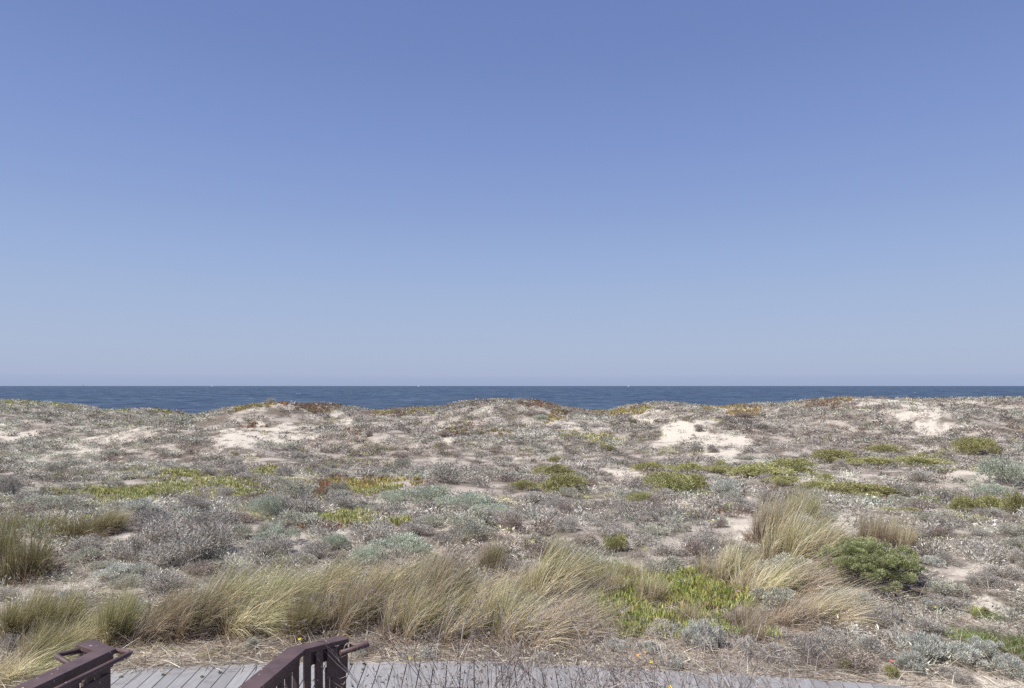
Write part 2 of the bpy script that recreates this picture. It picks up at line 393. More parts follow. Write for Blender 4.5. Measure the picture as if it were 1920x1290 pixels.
# smooth with dense resampling
seg = np.concatenate([[0], np.cumsum(np.hypot(*np.diff(edge, axis=0).T))])
def epoint(t):
    def f(t): return np.array([np.interp(t, seg, edge[:,0]), np.interp(t, seg, edge[:,1])])
    return sum(f(t+d) for d in (-.5,-.25,0,.25,.5))/5
ang_t = [0, 4.2, 5.4, 6.5, 8.5, 11, 14]; ang_v = [.058, .058, -.03, -.13, -.19, -.34, -.5]
Vb, Fb, Cb = [], [], []
def add_boxpoly(V, Fc, C, quad, z0, z1, col):
    b0 = len(V)
    for z in (z0, z1):
        for p in quad: V.append((p[0], p[1], z))
    for f in ((3,2,1,0),(4,5,6,7),(0,1,5,4),(1,2,6,5),(2,3,7,6),(3,0,4,7)): Fc.append(tuple(b0+q for q in f))
    C += [col]*8
t = 0.0; pitch = .1455; gap = .0105
while t < seg[-1]-.6:
    if t == 0: p0 = edge[0]
    p0, p1 = epoint(max(t+gap/2, 0)), epoint(t+pitch-gap/2)
    if t < .6:   # keep the left end straight
        p0 = edge[0]+(edge[1]-edge[0])*(t+gap/2)/seg[1]; p1 = edge[0]+(edge[1]-edge[0])*(t+pitch-gap/2)/seg[1]
    g0 = np.interp(t, ang_t, ang_v); g1 = np.interp(t+pitch, ang_t, ang_v)
    n0 = np.array([g0, -1]); n1 = np.array([g1, -1])
    w = 1.95; j = RNG.uniform(-.006, .006)
    quad = [p0+n0*w, p1+n1*w, p1-n1*j, p0-n0*j]
    c = .285*RNG.uniform(.84, 1.08); col = (c*1.01, c*.99, c*.975)
    add_boxpoly(Vb, Fb, Cb, quad, -.028+RNG.uniform(-.001,.001), RNG.uniform(-.001,.001), col)
    t += pitch
# joists under the planks
for d in (.12, .95, 1.8):
    for k in range(24):
        t0 = k*.6; t1 = t0+.6
        if t1 > seg[-1]-.7: break
        P0 = epoint(t0)+np.array([np.interp(t0, ang_t, ang_v), -1])*d; P1 = epoint(t1)+np.array([np.interp(t1, ang_t, ang_v), -1])*d
        nn = np.array([0, .02])
        add_boxpoly(Vb, Fb, Cb, [P0-nn, P1-nn, P1+nn, P0+nn], -.2, -.031, (.12,.10,.09))
board = link('boardwalk', np_mesh('boardwalk', Vb, Fb, Cb, False, M_PLANK)); tag(board, kind='structure')
# ramp of the same planks running toward the viewer between the railings
Vr, Fr, Cr = [], [], []
y = 5.40
while y > 1.6:
    x0 = -2.94-(5.07-y)*.225-.12; x1 = -1.53-(5.06-y)*.148+.12
    c = .315*RNG.uniform(.90, 1.07)
    add_boxpoly(Vr, Fr, Cr, [(x0, y-.137), (x1, y-.137), (x1, y), (x0, y)], -.032, -.004, (c, c, c*1.02))
    y -= .1455
ramp = link('ramp', np_mesh('ramp', Vr, Fr, Cr, False, M_PLANK)); tag(ramp, kind='structure')

# ------------------------------------------------------------------ railings
class MB:
    def __init__(s): s.V = []; s.F = []
    def prism(s, poly, z0, z1):
        n = len(poly); b = len(s.V)
        area = sum(poly[k][0]*poly[(k+1)%n][1]-poly[(k+1)%n][0]*poly[k][1] for k in range(n))
        if area < 0: poly = poly[::-1]
        for z in (z0, z1):
            for p in poly: s.V.append((p[0], p[1], z))
        s.F.append(tuple(range(b+n-1, b-1, -1))); s.F.append(tuple(range(b+n, b+2*n)))
        for k in range(n): s.F.append((b+k, b+(k+1)%n, b+n+(k+1)%n, b+n+k))
    def beam(s, p, q, w0, w1, z0, z1):
        """between plan points p and q, from offset w0 to w1 on the left of the direction"""
        p = np.array(p); q = np.array(q); d = q-p; d = d/np.hypot(*d); n = np.array([-d[1], d[0]])
        s.prism([tuple(p+n*w0), tuple(q+n*w0), tuple(q+n*w1), tuple(p+n*w1)], z0, z1)
    def tube(s, pts, r, n=14):
        pts = [Vector(p) for p in pts]; b = len(s.V)
        for k, p in enumerate(pts):
            d0 = (p-pts[k-1]).normalized() if k else (pts[1]-p).normalized()
            d1 = (pts[k+1]-p).normalized() if k < len(pts)-1 else d0
            d = (d0+d1).normalized()
            u = d.cross(Vector((0,0,1))).normalized(); v = u.cross(d)
            c = max(.5, d.dot(d0))
            for a in range(n):
                an = 2*math.pi*a/n
                s.V.append(tuple(p+(u*math.cos(an)/c+v*math.sin(an))*r))
        for k in range(len(pts)-1):
            for a in range(n):
                s.F.append((b+k*n+a, b+k*n+(a+1)%n, b+(k+1)*n+(a+1)%n, b+(k+1)*n+a))
        s.F.append(tuple(b+a for a in range(n-1,-1,-1))); e = b+(len(pts)-1)*n
        s.F.append(tuple(e+a for a in range(n)))
    def build(s, name, mat, parent, bevel=.003, smooth=False):
        me = bpy.data.meshes.new(name); me.from_pydata(s.V, [], s.F); me.materials.append(mat)
        me.polygons.foreach_set('use_smooth', [smooth and len(p.vertices) == 4 for p in me.polygons])
        o = link(name, me, parent)
        if bevel:
            md = o.modifiers.new('bevel', 'BEVEL'); md.width = bevel; md.segments = 2; md.limit_method = 'ANGLE'
        return o
def unit(v): v = np.array(v, float); return v/np.hypot(*v)
TOP = 1.05
# --- left railing
D = np.array([-2.94, 5.07]); uL = unit((-.22, -.975)); nL = np.array([uL[1], -uL[0]])   # nL points left (outer side)
I = np.array([-3.086, 5.035]); Fp = np.array([-3.19, 5.24]); F2 = np.array([-3.246, 5.24]); G = np.array([-3.29, 5.15])
rl = empty('ramp_railing', (D[0], D[1], 0))
tag(rl, 'brown timber railing at the left end of the boardwalk, its cap hooked', 'railing', 'brown railings either side of the ramp')
def rel(mb, root):
    x, y, z = root.location
    mb.V = [(a-x, b-y, c-z) for a, b, c in mb.V]; return mb
endL = D+uL*3.0
m = MB(); m.prism([tuple(D), tuple(Fp), tuple(F2), tuple(G), tuple(I), tuple(endL+nL*.145), tuple(endL)], TOP-.038, TOP)
rel(m, rl).build('top_cap', M_PAINT, rl)
m = MB(); m.beam(D+nL*.012-uL*-.012, endL+nL*.012, 0, -.038, TOP-.130, TOP-.040); m.beam(I+uL*.03-nL*.018, endL+nL*.127, 0, .02, TOP-.1, TOP-.040)
rel(m, rl).build('top_rail', M_PAINT, rl)
dl = unit(Fp-D); nl = np.array([-dl[1], dl[0]])
m = MB(); m.beam(D+dl*.02, Fp-dl*.03, .012, .035, TOP-.125, TOP-.040); m.beam(I+dl*.01, G-dl*.01, -.012, -.030, TOP-.11, TOP-.040)
rel(m, rl).build('end_fascia', M_PAINT, rl)
def post(c, u, w, z1, root, name='post', z0=-.3):
    m = MB(); u = unit(u); c = np.array(c); m.beam(c-u*w/2, c+u*w/2, -w/2, w/2, z0, z1); return rel(m, root).build(name, M_PAINT, root)
post(D+uL*.075+nL*.062, uL, .089, TOP-.042, rl)
post(G*.5+F2*.5+np.array([.052,-.035]), dl, .06, TOP-.042, rl)
for k in (1.3, 2.6): post(D+uL*(.1+k)+nL*.062, uL, .089, TOP-.042, rl)
for k in range(20):
    p = D+uL*(.20+k*.125)+nL*.035
    if abs((.20+k*.125)-1.4) < .07 or abs((.20+k*.125)-2.7) < .07: continue
    m = MB(); m.beam(p-uL*.019, p+uL*.019, -.019, .019, .02, TOP-.042); rel(m, rl).build('baluster', M_PAINT, rl)
m = MB(); m.beam(D+uL*.02+nL*.058, endL+nL*.058, -.014, .014, .08, .17)
rel(m, rl).build('bottom_rail', M_PAINT, rl)
m = MB(); m.beam(D+uL*.05+nL*.001, D+uL*.34+nL*.001, .0, -.012, TOP-.26, TOP-.16)
rel(m, rl).build('handrail_backing_plate', M_PAINT, rl)
m = MB(); m.beam(D+uL*.62+nL*.001, D+uL*.9+nL*.001, .0, -.012, TOP-.26, TOP-.16)
rel(m, rl).build('handrail_backing_plate', M_PAINT, rl)
zp = 1.02
m = MB()
e = endL-nL*.085
m.tube([(e[0], e[1], zp), (-2.842, 4.985, zp), (-2.828, 5.035, zp), (-2.834, 5.062, zp), (-2.862, 5.082, zp), (-2.97, 5.112, zp)], .019)
rel(m, rl).build('pipe_handrail', M_PIPE, rl, 0, True)
m = MB()
m.tube([(-3.24, 5.135, zp-.01), (-3.335, 5.075, zp-.01), (-3.358, 5.052, zp-.01), (-3.350, 5.025, zp-.01), (-3.325, 5.005, zp-.01), (-3.10, 4.86, zp-.03)], .019)
rel(m, rl).build('pipe_return', M_PIPE, rl, 0, True)
for k in (.35, 1.5, 2.6):
    p = D+uL*k
    m = MB(); m.tube([(p[0]+nL[0]*.02, p[1]+nL[1]*.02, zp-.07), (p[0]-nL[0]*.075, p[1]-nL[1]*.075, zp-.06), (p[0]-nL[0]*.085, p[1]-nL[1]*.085, zp-.012)], .007, 8)
    rel(m, rl).build('handrail_bracket', M_PIPE, rl, 0, True)

# --- right railing
B = np.array([-1.53, 5.06]); A = np.array([-1.26, 5.27]); B2 = np.array([-1.671, 5.094]); A2 = np.array([-1.325, 5.330])
uR = unit((-.148, -.989)); nR = np.array([uR[1], -uR[0]])
rr_ = empty('ramp_railing', (B[0], B[1], 0))
tag(rr_, 'brown timber railing right of the ramp with upright slats and a short pipe stub', 'railing', 'brown railings either side of the ramp')
endR = B+uR*3.0
m = MB(); m.prism([tuple(B), tuple(A), tuple(A2), tuple(B2), tuple(B2+uR*3.0), tuple(endR)], TOP-.038, TOP)
rel(m, rr_).build('top_cap', M_PAINT, rr_)
dR = unit(A-B); qR = np.array([-dR[1], dR[0]])     # qR points away from the viewer
m = MB(); m.beam(B+dR*.012, A-dR*.012, .055, .085, TOP-.155, TOP-.040)
rel(m, rr_).build('flare_rail', M_PAINT, rr_)
m = MB(); m.beam(B+uR*.03+nR*.03, endR+nR*.03, 0, -.030, TOP-.115, TOP-.040)
rel(m, rr_).build('top_rail', M_PAINT, rr_)
# flared end: slats, end post and plate
for k, w in ((.025, .05), (.115, .055)):
    p = B+dR*k+qR*.035
    m = MB(); m.beam(p-dR*w/2, p+dR*w/2, -.019, .019, -.03, TOP-.042); rel(m, rr_).build('baluster', M_PAINT, rr_)
post(A-dR*.070+qR*.075, dR, .115, TOP-.042, rr_)
p = A-dR*.155+qR*.05
m = MB(); m.beam(p-dR*.014, p+dR*.014, -.012, .012, -.03, TOP-.2); rel(m, rr_).build('baluster', M_PAINT, rr_)
m = MB(); m.beam(A-dR*.172, A-dR*.004, .006, .0145, TOP-.265, TOP-.045)
rel(m, rr_).build('handrail_plate', M_PAINT, rr_, .002)
for k in range(22):
    p = B+uR*(.055+k*.115)+nR*.05
    m = MB(); m.beam(p-uR*.019, p+uR*.019, -.019, .019, -.03, TOP-.042); rel(m, rr_).build('baluster', M_PAINT, rr_)
post(B+uR*1.4+nR*.115, uR, .07, TOP-.042, rr_)
m = MB()
zp2 = .975
pa = A-dR*.085-qR*.035; pb = A+dR*.125-qR*.03
m.tube([(pa[0], pa[1], zp2-.005), (pb[0]-dR[0]*.02, pb[1]-dR[1]*.02, zp2), (pb[0]+.006, pb[1]+.012, zp2), (pb[0]-.004, pb[1]+.04, zp2), (A[0]-.0, A[1]+.035, zp2)], .0195)
rel(m, rr_).build('pipe_stub', M_PIPE, rr_, 0, True)
m = MB(); q_ = A-dR*.07-qR*.0
m.tube([(q_[0]+qR[0]*.01, q_[1]+qR[1]*.01, zp2-.06), (q_[0]-qR[0]*.03, q_[1]-qR[1]*.03, zp2-.05), (q_[0]-qR[0]*.033, q_[1]-qR[1]*.033, zp2-.012)], .007, 8)
rel(m, rr_).build('handrail_bracket', M_PIPE, rr_, 0, True)

# ------------------------------------------------------------------ leaf clouds
def norm(a): return a/np.maximum(np.linalg.norm(a, axis=-1, keepdims=True), 1e-9)
def leaves(P, Dv, L, W, rng, mid=.5):
    """diamond leaves: N x 4 vertices"""
    N = len(P); side = norm(np.cross(Dv, rng.normal(size=(N,3))))
    L = np.broadcast_to(np.asarray(L, float), (N,))[:,None]; W = np.broadcast_to(np.asarray(W, float), (N,))[:,None]
    V = np.stack([P, P+Dv*L*mid+side*W*.5, P+Dv*L, P+Dv*L*mid-side*W*.5], 1)
    return V.reshape(-1,3), np.arange(N*4).reshape(-1,4)
def pick(rng, N, pal, jit=.18):
    pal = np.array(pal, float); w = pal[:,3]/pal[:,3].sum()
    k = rng.choice(len(pal), N, p=w)
    return pal[k,:3]*rng.uniform(1-jit, 1+jit, (N,1))
def hemi(rng, N, zmin=0.0):
    z = rng.uniform(zmin, 1, N); a = rng.uniform(0, 2*math.pi, N); r = np.sqrt(1-z*z)
    return np.stack([r*np.cos(a), r*np.sin(a), z], -1)
def ribbons(P0, D0, L, W, sag, wind, K, rng, c0, c1):
    """curved blades. P0,D0 Nx3; sag pulls down, wind pushes +x"""
    N = len(P0); side = norm(np.cross(D0, rng.normal(size=(N,3))*[1,1,.3]))
    V = []; C = []
    for k in range(K+1):
        t = k/K
        p = P0 + D0*(L*t)[:,None] + np.stack([wind*t*t, wind*.15*t*t, -sag*t*t], -1)*L[:,None]
        w = W*(1-t**1.6*.92)
        V.append(p+side*w[:,None]/2); V.append(p-side*w[:,None]/2)
        cc = c0*(1-t)+c1*t; C += [cc, cc]
    V = np.stack(V, 1); C = np.stack(C, 1)
    n = 2*(K+1); base = (np.arange(N)*n)[:,None]
    Fs = np.concatenate([base+np.array([2*k, 2*k+1, 2*k+3, 2*k+2]) for k in range(K)], 0)
    return V.reshape(-1,3), Fs, C.reshape(-1,3)
def join(parts):
    Vs, Fs, Cs = [], [], []; b = 0
    for V, Fq, C in parts:
        Vs.append(V); Fs.append(Fq+b); Cs.append(C); b += len(V)
    return np.concatenate(Vs), np.concatenate(Fs), np.concatenate(Cs)

# palettes: linear base colours, weight
P_LAV = [(.47,.44,.385,4),(.62,.58,.52,3),(.17,.14,.115,3.8),(.42,.395,.335,2),(.72,.68,.62,1.1)]
P_SAGE = [(.455,.455,.36,4),(.59,.585,.48,3),(.22,.22,.165,2.3),(.75,.735,.65,1.3),(.32,.26,.215,1.6)]
P_BRN = [(.33,.265,.225,4),(.46,.39,.335,3),(.14,.105,.085,2.5),(.62,.55,.49,1.4)]
P_GRN = [(.38,.385,.155,4),(.50,.485,.225,3),(.20,.205,.085,2),(.58,.55,.29,1.2),(.34,.26,.17,1)]
P_GRN2 = [(.36,.405,.18,4),(.48,.515,.26,3),(.18,.21,.09,3),(.58,.58,.34,1),(.34,.26,.18,1.4)]
P_MINT = [(.45,.495,.385,4),(.56,.60,.48,3),(.27,.295,.225,2),(.67,.685,.58,1)]
P_SILV = [(.55,.56,.49,4),(.70,.70,.62,3),(.33,.34,.29,2),(.38,.33,.285,1)]
ICEPAL = {'yg':[(.36,.39,.12,4),(.50,.50,.20,3),(.19,.22,.06,2),(.55,.47,.20,.8),(.68,.62,.42,1.4)],
          'yo':[(.42,.36,.12,4),(.50,.44,.17,3),(.38,.21,.09,2),(.24,.23,.08,2)],
          'gr':[(.34,.40,.10,4),(.47,.50,.16,4),(.14,.19,.05,2),(.52,.52,.18,1.5),(.42,.29,.10,.6)],
          'or':[(.36,.25,.11,4),(.40,.31,.13,3),(.28,.16,.09,2),(.30,.28,.14,2)],
          'br':[(.24,.16,.12,4),(.29,.20,.13,3),(.30,.16,.12,2),(.25,.23,.14,2)],
          'red':[(.36,.15,.10,4),(.38,.22,.12,3),(.24,.11,.08,2),(.30,.28,.16,2)]}

def dome(seed, n, pal, lobes=9, leaf=(.14,.045), zs=.62, up=.5, spread=.55, shell=.45, lr=1.0):
    """crown of small leaves over several lobes, unit footprint radius 1, height about 1"""
    rng = np.random.default_rng(seed)
    if lobes:
        a = rng.uniform(0, 2*math.pi, lobes); r = np.sqrt(rng.uniform(0, .66 if lobes < 30 else .74, lobes))
        Lc = np.stack([r*np.cos(a), r*np.sin(a), np.sqrt(np.clip(1-r**2,0,1))*rng.uniform(.15,.62 if lobes < 30 else .80,lobes)], -1)
        Lr = rng.uniform(.24,.44, lobes)*(1.15-.4*r)*lr*min(1, (11/lobes)**.3)
        k = rng.choice(lobes, n, p=Lr**2/np.sum(Lr**2))
        d = hemi(rng, n, -.25)
        rad = Lr[k]*(1-shell*rng.uniform(0,1,n)**2)
        P = Lc[k]+d*rad[:,None]; P[:,2] *= 1.25
        Dv = norm(d + norm(P)*.4 + rng.normal(size=(n,3))*spread*.5 + np.array([0,0,up]))
        tint = rng.uniform(.86,1.14,(lobes,1))[k]
    else:
        d = hemi(rng, n, .02); rad = 1-shell*rng.uniform(0,1,n)**1.5
        bump = 1+.25*np.sin(d[:,0]*5+seed)*np.cos(d[:,1]*4+seed*2)
        P = d*(rad*bump)[:,None]*np.array([.92,.92,.85])
        Dv = norm(d*.8+rng.normal(size=(n,3))*spread+np.array([0,0,up])); tint = 1
    P[:,2] = np.maximum(P[:,2], -.02)
    L = leaf[0]*rng.uniform(.6,1.35,n); W = leaf[1]*rng.uniform(.7,1.3,n)
    V, Fq = leaves(P, Dv, L, W, rng)
    C = np.repeat(pick(rng, n, pal)*tint, 4, 0)
    return V, Fq, C
def twigs(seed, n, pal, K=3, w=.022, length=1.0, flat=.25):
    rng = np.random.default_rng(seed)
    d = hemi(rng, n, flat*.2); d[:,2] = d[:,2]*.8+.12; d = norm(d)
    P0 = np.stack([rng.normal(0,.16,n), rng.normal(0,.16,n), np.full(n,-.03)], -1)
    L = length*rng.uniform(.55,1.1,n)
    c = pick(rng, n, pal)
    V, Fq, C = ribbons(P0, d, L, np.full(n,w)*rng.uniform(.6,1.3,n), rng.uniform(0,.25,n), rng.uniform(-.05,.15,n), K, rng, c*.95, c)
    return V, Fq, C
_W = {}
def mesh_of(key, parts, mat):
    if key not in _W:
        V, Fq, C = join(parts) if isinstance(parts, list) else parts
        _W[key] = np_mesh(key, V, Fq, C, False, mat)
    return _W[key]

# prototypes (mesh data only; objects are made per plant)
def make_kind(kind, k, mb=None):
    """list of (part name, mesh) for one variant of a plant kind"""
    sd = hash_kind[kind]*100+k
    if kind == 'green':
        return [('foliage', mesh_of(f'green_foliage_{k}', [dome(sd, 6000, P_GRN, 26, (.095,.030), up=.35)], M_LEAF)),
                ('branches', mesh_of(f'green_branches_{k}', [twigs(sd+50, 90, P_BRN, 2, .02, .8)], M_TWIG))]
    if kind == 'big_green':
        return [('foliage', mesh_of('big_green_foliage', [dome(sd, 70000, P_GRN2, 150, (.038,.0095), up=.35, spread=.45, shell=.55, lr=.62)], M_LEAF)),
                ('branches', mesh_of('big_green_branches', [twigs(sd+50, 420, P_BRN, 3, .012, .95)], M_TWIG))]
    if kind == 'mint':
        return [('foliage', mesh_of(f'mint_foliage_{k}', [dome(sd, 6500, P_MINT, 22, (.085,.022), up=.5)], M_LEAF)),
                ('branches', mesh_of(f'mint_branches_{k}', [twigs(sd+50, 120, P_LAV, 2, .016, .85)], M_TWIG))]
    if kind == 'silver':
        return [('foliage', mesh_of(f'silver_foliage_{k}', [dome(sd, 5000, P_SILV, 22, (.10,.027), up=.6, lr=.8)], M_LEAF)),
                ('branches', mesh_of(f'silver_branches_{k}', [twigs(sd+50, 160, P_LAV, 2, .018, .95)], M_TWIG))]
    if kind == 'lav':
        return [('foliage', mesh_of(f'grey_foliage_{k}', [dome(sd, 3800, P_LAV, 14, (.115,.022), up=.4, spread=1.1, shell=.8)], M_LEAF)),
                ('branches', mesh_of(f'grey_branches_{k}', [twigs(sd+50, 600, P_LAV, 3, .012, 1.08)], M_TWIG))]
    if kind == 'brown':
        return [('foliage', mesh_of(f'brown_foliage_{k}', [dome(sd, 3600, P_BRN, 14, (.11,.022), up=.4, spread=1.1, shell=.8)], M_LEAF)),
                ('branches', mesh_of(f'brown_branches_{k}', [twigs(sd+50, 600, P_BRN, 3, .012, 1.05)], M_TWIG))]
    if kind == 'sage':
        return [('foliage', mesh_of(f'sage_foliage_{k}', [dome(sd, 4600, P_SAGE, 18, (.105,.026), up=.5, spread=.8, shell=.6)], M_LEAF)),
                ('branches', mesh_of(f'sage_branches_{k}', [twigs(sd+50, 220, P_BRN, 2, .018, .95)], M_TWIG))]
    if kind == 'grassy':
        rng = np.random.default_rng(sd); n = 900
        a = rng.uniform(0,6.283,n); r = np.sqrt(rng.uniform(0,1,n))
        P0 = np.stack([r*np.cos(a), r*np.sin(a), np.full(n,-.05)], -1)
        d = norm(np.stack([rng.normal(0,.45,n), rng.normal(0,.4,n), np.ones(n)], -1))
        c = pick(rng, n, [(.17,.25,.07,4),(.24,.33,.10,3),(.50,.44,.27,1.6),(.11,.16,.05,1)])
        return [('foliage', mesh_of('fresh_grass', [ribbons(P0, d, rng.uniform(.5,1.1,n), np.full(n,.022), rng.uniform(.1,.5,n), rng.uniform(0,.3,n), 3, rng, c, c*1.15)], M_GRASS))]
hash_kind = {k: i+3 for i, k in enumerate(['green','big_green','mint','silver','lav','brown','sage','grassy'])}
NAME = {'green':'green_shrub','big_green':'green_shrub','mint':'sage_shrub','silver':'silver_shrub','lav':'grey_shrub','brown':'brown_shrub','sage':'grey_green_shrub','grassy':'grass_patch'}
CAT = {'green':'shrub','big_green':'shrub','mint':'shrub','silver':'shrub','lav':'shrub','brown':'shrub','sage':'shrub','grassy':'grass'}
GRP = {'green':'olive green mounded shrubs on the dunes','big_green':None,'mint':'pale mint sage shrubs','silver':'silvery leaved shrubs','lav':'dry grey lavender shrubs','brown':'dry brown shrubs','sage':'grey green dune shrubs','grassy':None}
NV = {'green':5,'big_green':1,'mint':4,'silver':4,'lav':5,'brown':4,'sage':5,'grassy':1}
OCC = []; ELL = []
cnt = {}
def place(kind, x, y, z, w, d, h, label, group=None, rot=None, single=False):
    k = cnt.get(kind, 0); cnt[kind] = k+1
    parts = make_kind(kind, k % NV[kind])
    sc = (w/2, d/2, h)
    rz = random.uniform(0, 6.28) if rot is None else rot
    if abs(w-d) > .25*w: rz = random.choice([0, math.pi]) + random.uniform(-.15,.15)
    if single or len(parts) == 1:
        r = link(NAME[kind], parts[0][1]); r.location = (x, y, z)
        r.rotation_euler = (0, 0, rz); r.scale = sc
    else:
        r = empty(NAME[kind], (x, y, z)); r.rotation_euler = (0, 0, rz); r.scale = sc
        for nm, me in parts: link(nm, me, r)
    tag(r, label, CAT[kind], group or GRP[kind])
    OCC.append((x, y, max(w, d)/2)); ELL.append((x, y, w*.44, d*.44))
    return r
def plant(kind, px, pyb, wpx, hpx, label, group=None, rot=None, dr=None):
    """px centre, pyb lower edge, width and height as seen in the photograph"""
    x, y, z = ground_at(px, pyb)
    s = y/F; w = wpx*s
    if dr is None: dr = .62 if w > 1.6 else .8
    d = w*dr
    y += d*.42; x = (px-CX)/F*y; z = float(H(x, y)); s = y/F; w = wpx*s
    persp = (CAM_H-z)/y          # how much depth shows as height
    h = max(hpx*s-persp*d*.8, .32*hpx*s, .12)
    return place(kind, x, y, z-.03*h, w, d, h, label, group, rot)

# ------------------------------------------------------------------ catalogue of shrubs
G = [ # olive green mounds
 (1037,893,76,22,'rounded olive shrub right of centre, topmost of a cluster of three green mounds'),
 (1042,866,24,9,'very small green tuft of shrub just above the rounded olive shrub near the centre'),
 (1057,928,90,32,'wide lumpy yellow olive shrub below the rounded one near the centre'),
 (983,918,54,18,'thin patchy olive shrub left of the wide lumpy one near the centre'),
 (1215,884,70,17,'flat green shrub at the left end of the long green line across the mid slope'),
 (1285,886,80,17,'flat green shrub in the long green line, above the sandy gap right of centre'),
 (1350,889,64,14,'thin flat green shrub linking the long green line to the dark green hump'),
 (1255,930,96,36,'broad olive shrub left of the grey round bush, on the mid slope'),
 (1200,946,50,22,'small olive shrub down left of the broad olive shrub on the mid slope'),
 (1300,920,54,26,'olive shrub touching the grey round bush on its left side'),
 (1320,932,38,13,'little green shrub at the foot of the grey round bush'),
 (1430,900,124,27,'long green hump above the tall leaning grass on the right'),
 (1488,886,92,24,'darker green shrub behind the long green hump on the right'),
 (1465,912,66,18,'bright green fringe of shrub at the tip of the tall leaning grass'),
 (1547,902,34,13,'small dull green shrub right of the darker green hump'),
 (1542,921,86,20,'green mat right of the tall leaning grass, with a silver sprig at its edge'),
 (1612,934,136,30,'wide bright green mat with two white flowers at its lower edge'),
 (1560,868,86,20,'left half of the long brown green mat on the right hand slope'),
 (1630,874,96,17,'right half of the long brown green mat on the right hand slope'),
 (1653,848,66,15,'small fresh green shrub above the long brown green mat on the right slope'),
 (1727,874,124,18,'low yellow green mat right of the long brown green mat'),
 (1738,860,52,9,'thin green strip above the low yellow green mat on the right'),
 (1827,856,82,27,'sharp dark green mounded shrub alone on the far right slope'),
 (1813,962,54,28,'olive shrub left of the two near the right edge of the view'),
 (1862,958,60,26,'olive shrub between two others near the right edge of the view'),
 (1905,966,50,36,'dark olive shrub cut by the right edge of the view'),
 (1740,946,40,14,'thin olive shrub behind the red tinged scrub on the right'),
 (1707,962,34,11,'tiny yellow green shrub in the grey scrub above the sparse grass'),
 (1670,960,34,10,'tiny olive shrub left of the tiny yellow green one'),
 (1350,871,28,8,'tiny green shrub at the foot of the big sand slope right of centre'),
 (1862,888,44,10,'thin olive shrub above the pale green mass at the right edge'),
 (1155,1036,52,28,'small compact green bush alone on the bare ground right of centre'),
 (1140,845,30,8,'faint green shrub on the centre slope below the yellow succulent patch'),
 (1915,1000,16,14,'yellow green sprig of shrub at the right edge below the dark olive shrub'),
]
for px, py, w, h, lb in G: plant('green', px, py+2, w*1.12, h*1.45, lb, dr=.95)
plant('big_green', 1632, 1124, 232, 118, 'large rounded fresh green bush, the biggest shrub in view, right foreground', rot=.6, dr=.95)
plant('green', 1560, 1056, 74, 38, 'green side lobe of shrub half hidden by grass left of the largest green bush', dr=.8)

MI = [
 (802,948,118,40,'mint green shrub with a dark hollow beneath, left of centre on the mid slope'),
 (873,962,120,36,'pale green shrub right of the mint shrub with the dark hollow'),
 (920,972,90,28,'green grey shrub at the right end of the pale green row near the centre'),
 (740,945,70,24,'pale grey green shrub at the left end of the pale green row near the centre'),
 (748,1058,150,52,'big pale mint mound behind the grass, left of centre'),
 (680,1066,70,34,'left shoulder of pale mint shrub beside the big pale mint mound'),
 (520,1028,92,42,'sea green shrub among dry grey scrub on the left'),
 (630,1034,70,34,'sea green shrub right of the other one, above the foreground grass'),
 (103,948,54,20,'small sea green shrub on the left above the dark grass'),
 (512,972,64,38,'mint shrub beside the lavender grey shrub on the left mid slope'),
 (483,962,40,26,'small pale mint shrub left of the taller mint shrub on the left slope'),
 (1893,922,110,52,'large pale green shrub mass cut by the right edge of the view'),
 (1850,936,70,30,'lower left fringe of the large pale green mass at the right edge'),
 (420,1165,40,20,'small green grey shrub inside the foreground grass on the left'),
 (1010,790,40,8,'grey green shrub strip on the crest left of the red brown patch'),
]
for px, py, w, h, lb in MI: plant('mint', px, py, w*1.05, h*1.25, lb, dr=.85)

SI = [
 (1302,1228,78,56,'silver leaved bush beside the boardwalk edge, below the bright green succulents'),
 (1346,1222,44,36,'thin silver sprigs at the right of the silver bush by the boardwalk'),
 (1625,1146,54,34,'small silver shrub under the largest green bush'),
 (1730,1248,90,52,'silver grey bush in the right foreground, tallest of the row by the boardwalk'),
 (1700,1270,60,40,'silver grey bush in front of the tallest one in the right foreground'),
 (1800,1262,80,44,'silver grey bush left of the bright grass in the right corner'),
 (1850,1240,60,36,'silver grey bush touching the bright grass in the right corner'),
 (1892,1282,70,44,'silver shrub in the bottom right corner of the view'),
 (1622,1222,50,26,'faint silver shrub behind the dry brown heap near the boardwalk'),
 (210,1098,120,46,'pale silver shrub spread behind the foreground grass on the left'),
 (270,1086,60,36,'silver tipped shrub at the right of the pale spread on the left'),
 (20,1178,26,40,'upright silver sprig at the far left edge above the railing'),
 (125,1132,50,30,'small silver shrub behind the left foreground grass'),
 (473,1222,44,24,'small silver rosette under the foreground grass left of the right railing'),
 (1063,1038,52,22,'small silver shrub on the bare strip above the centre grass'),
 (1747,1064,64,26,'low silver shrub right of the largest green bush'),
 (1357,935,84,42,'round grey silver bush between the olive shrubs on the mid slope'),
 (262,972,80,40,'dark sea grey rounded shrub on the left above the brown ground'),
 (800,1242,44,20,'low silver plant at the boardwalk edge beside the yellow flower'),
 (1023,1250,40,18,'low silver plant at the boardwalk edge behind bare twigs'),
 (1160,1226,70,28,'dusty grey green plant with no flowers below the bright green succulents'),
 (1218,1236,70,36,'dusty grey green plant carrying yellow and orange flowers'),
 (1262,1262,80,24,'pale low plant at the edge of the boardwalk under the flowering one'),
 (672,1240,40,18,'low silver plant beside the end of the right railing'),
 (330,960,36,16,'tiny pale shrub right of the dark sea grey one on the left'),
 (1530,925,24,12,'silver sprig at the left edge of the wide bright green mat'),
 (1752,1148,60,18,'low silver plant behind the single yellow flower on the right'),
 (1010,1180,20,10,'tiny silver shrub hidden in the centre grass'),
]
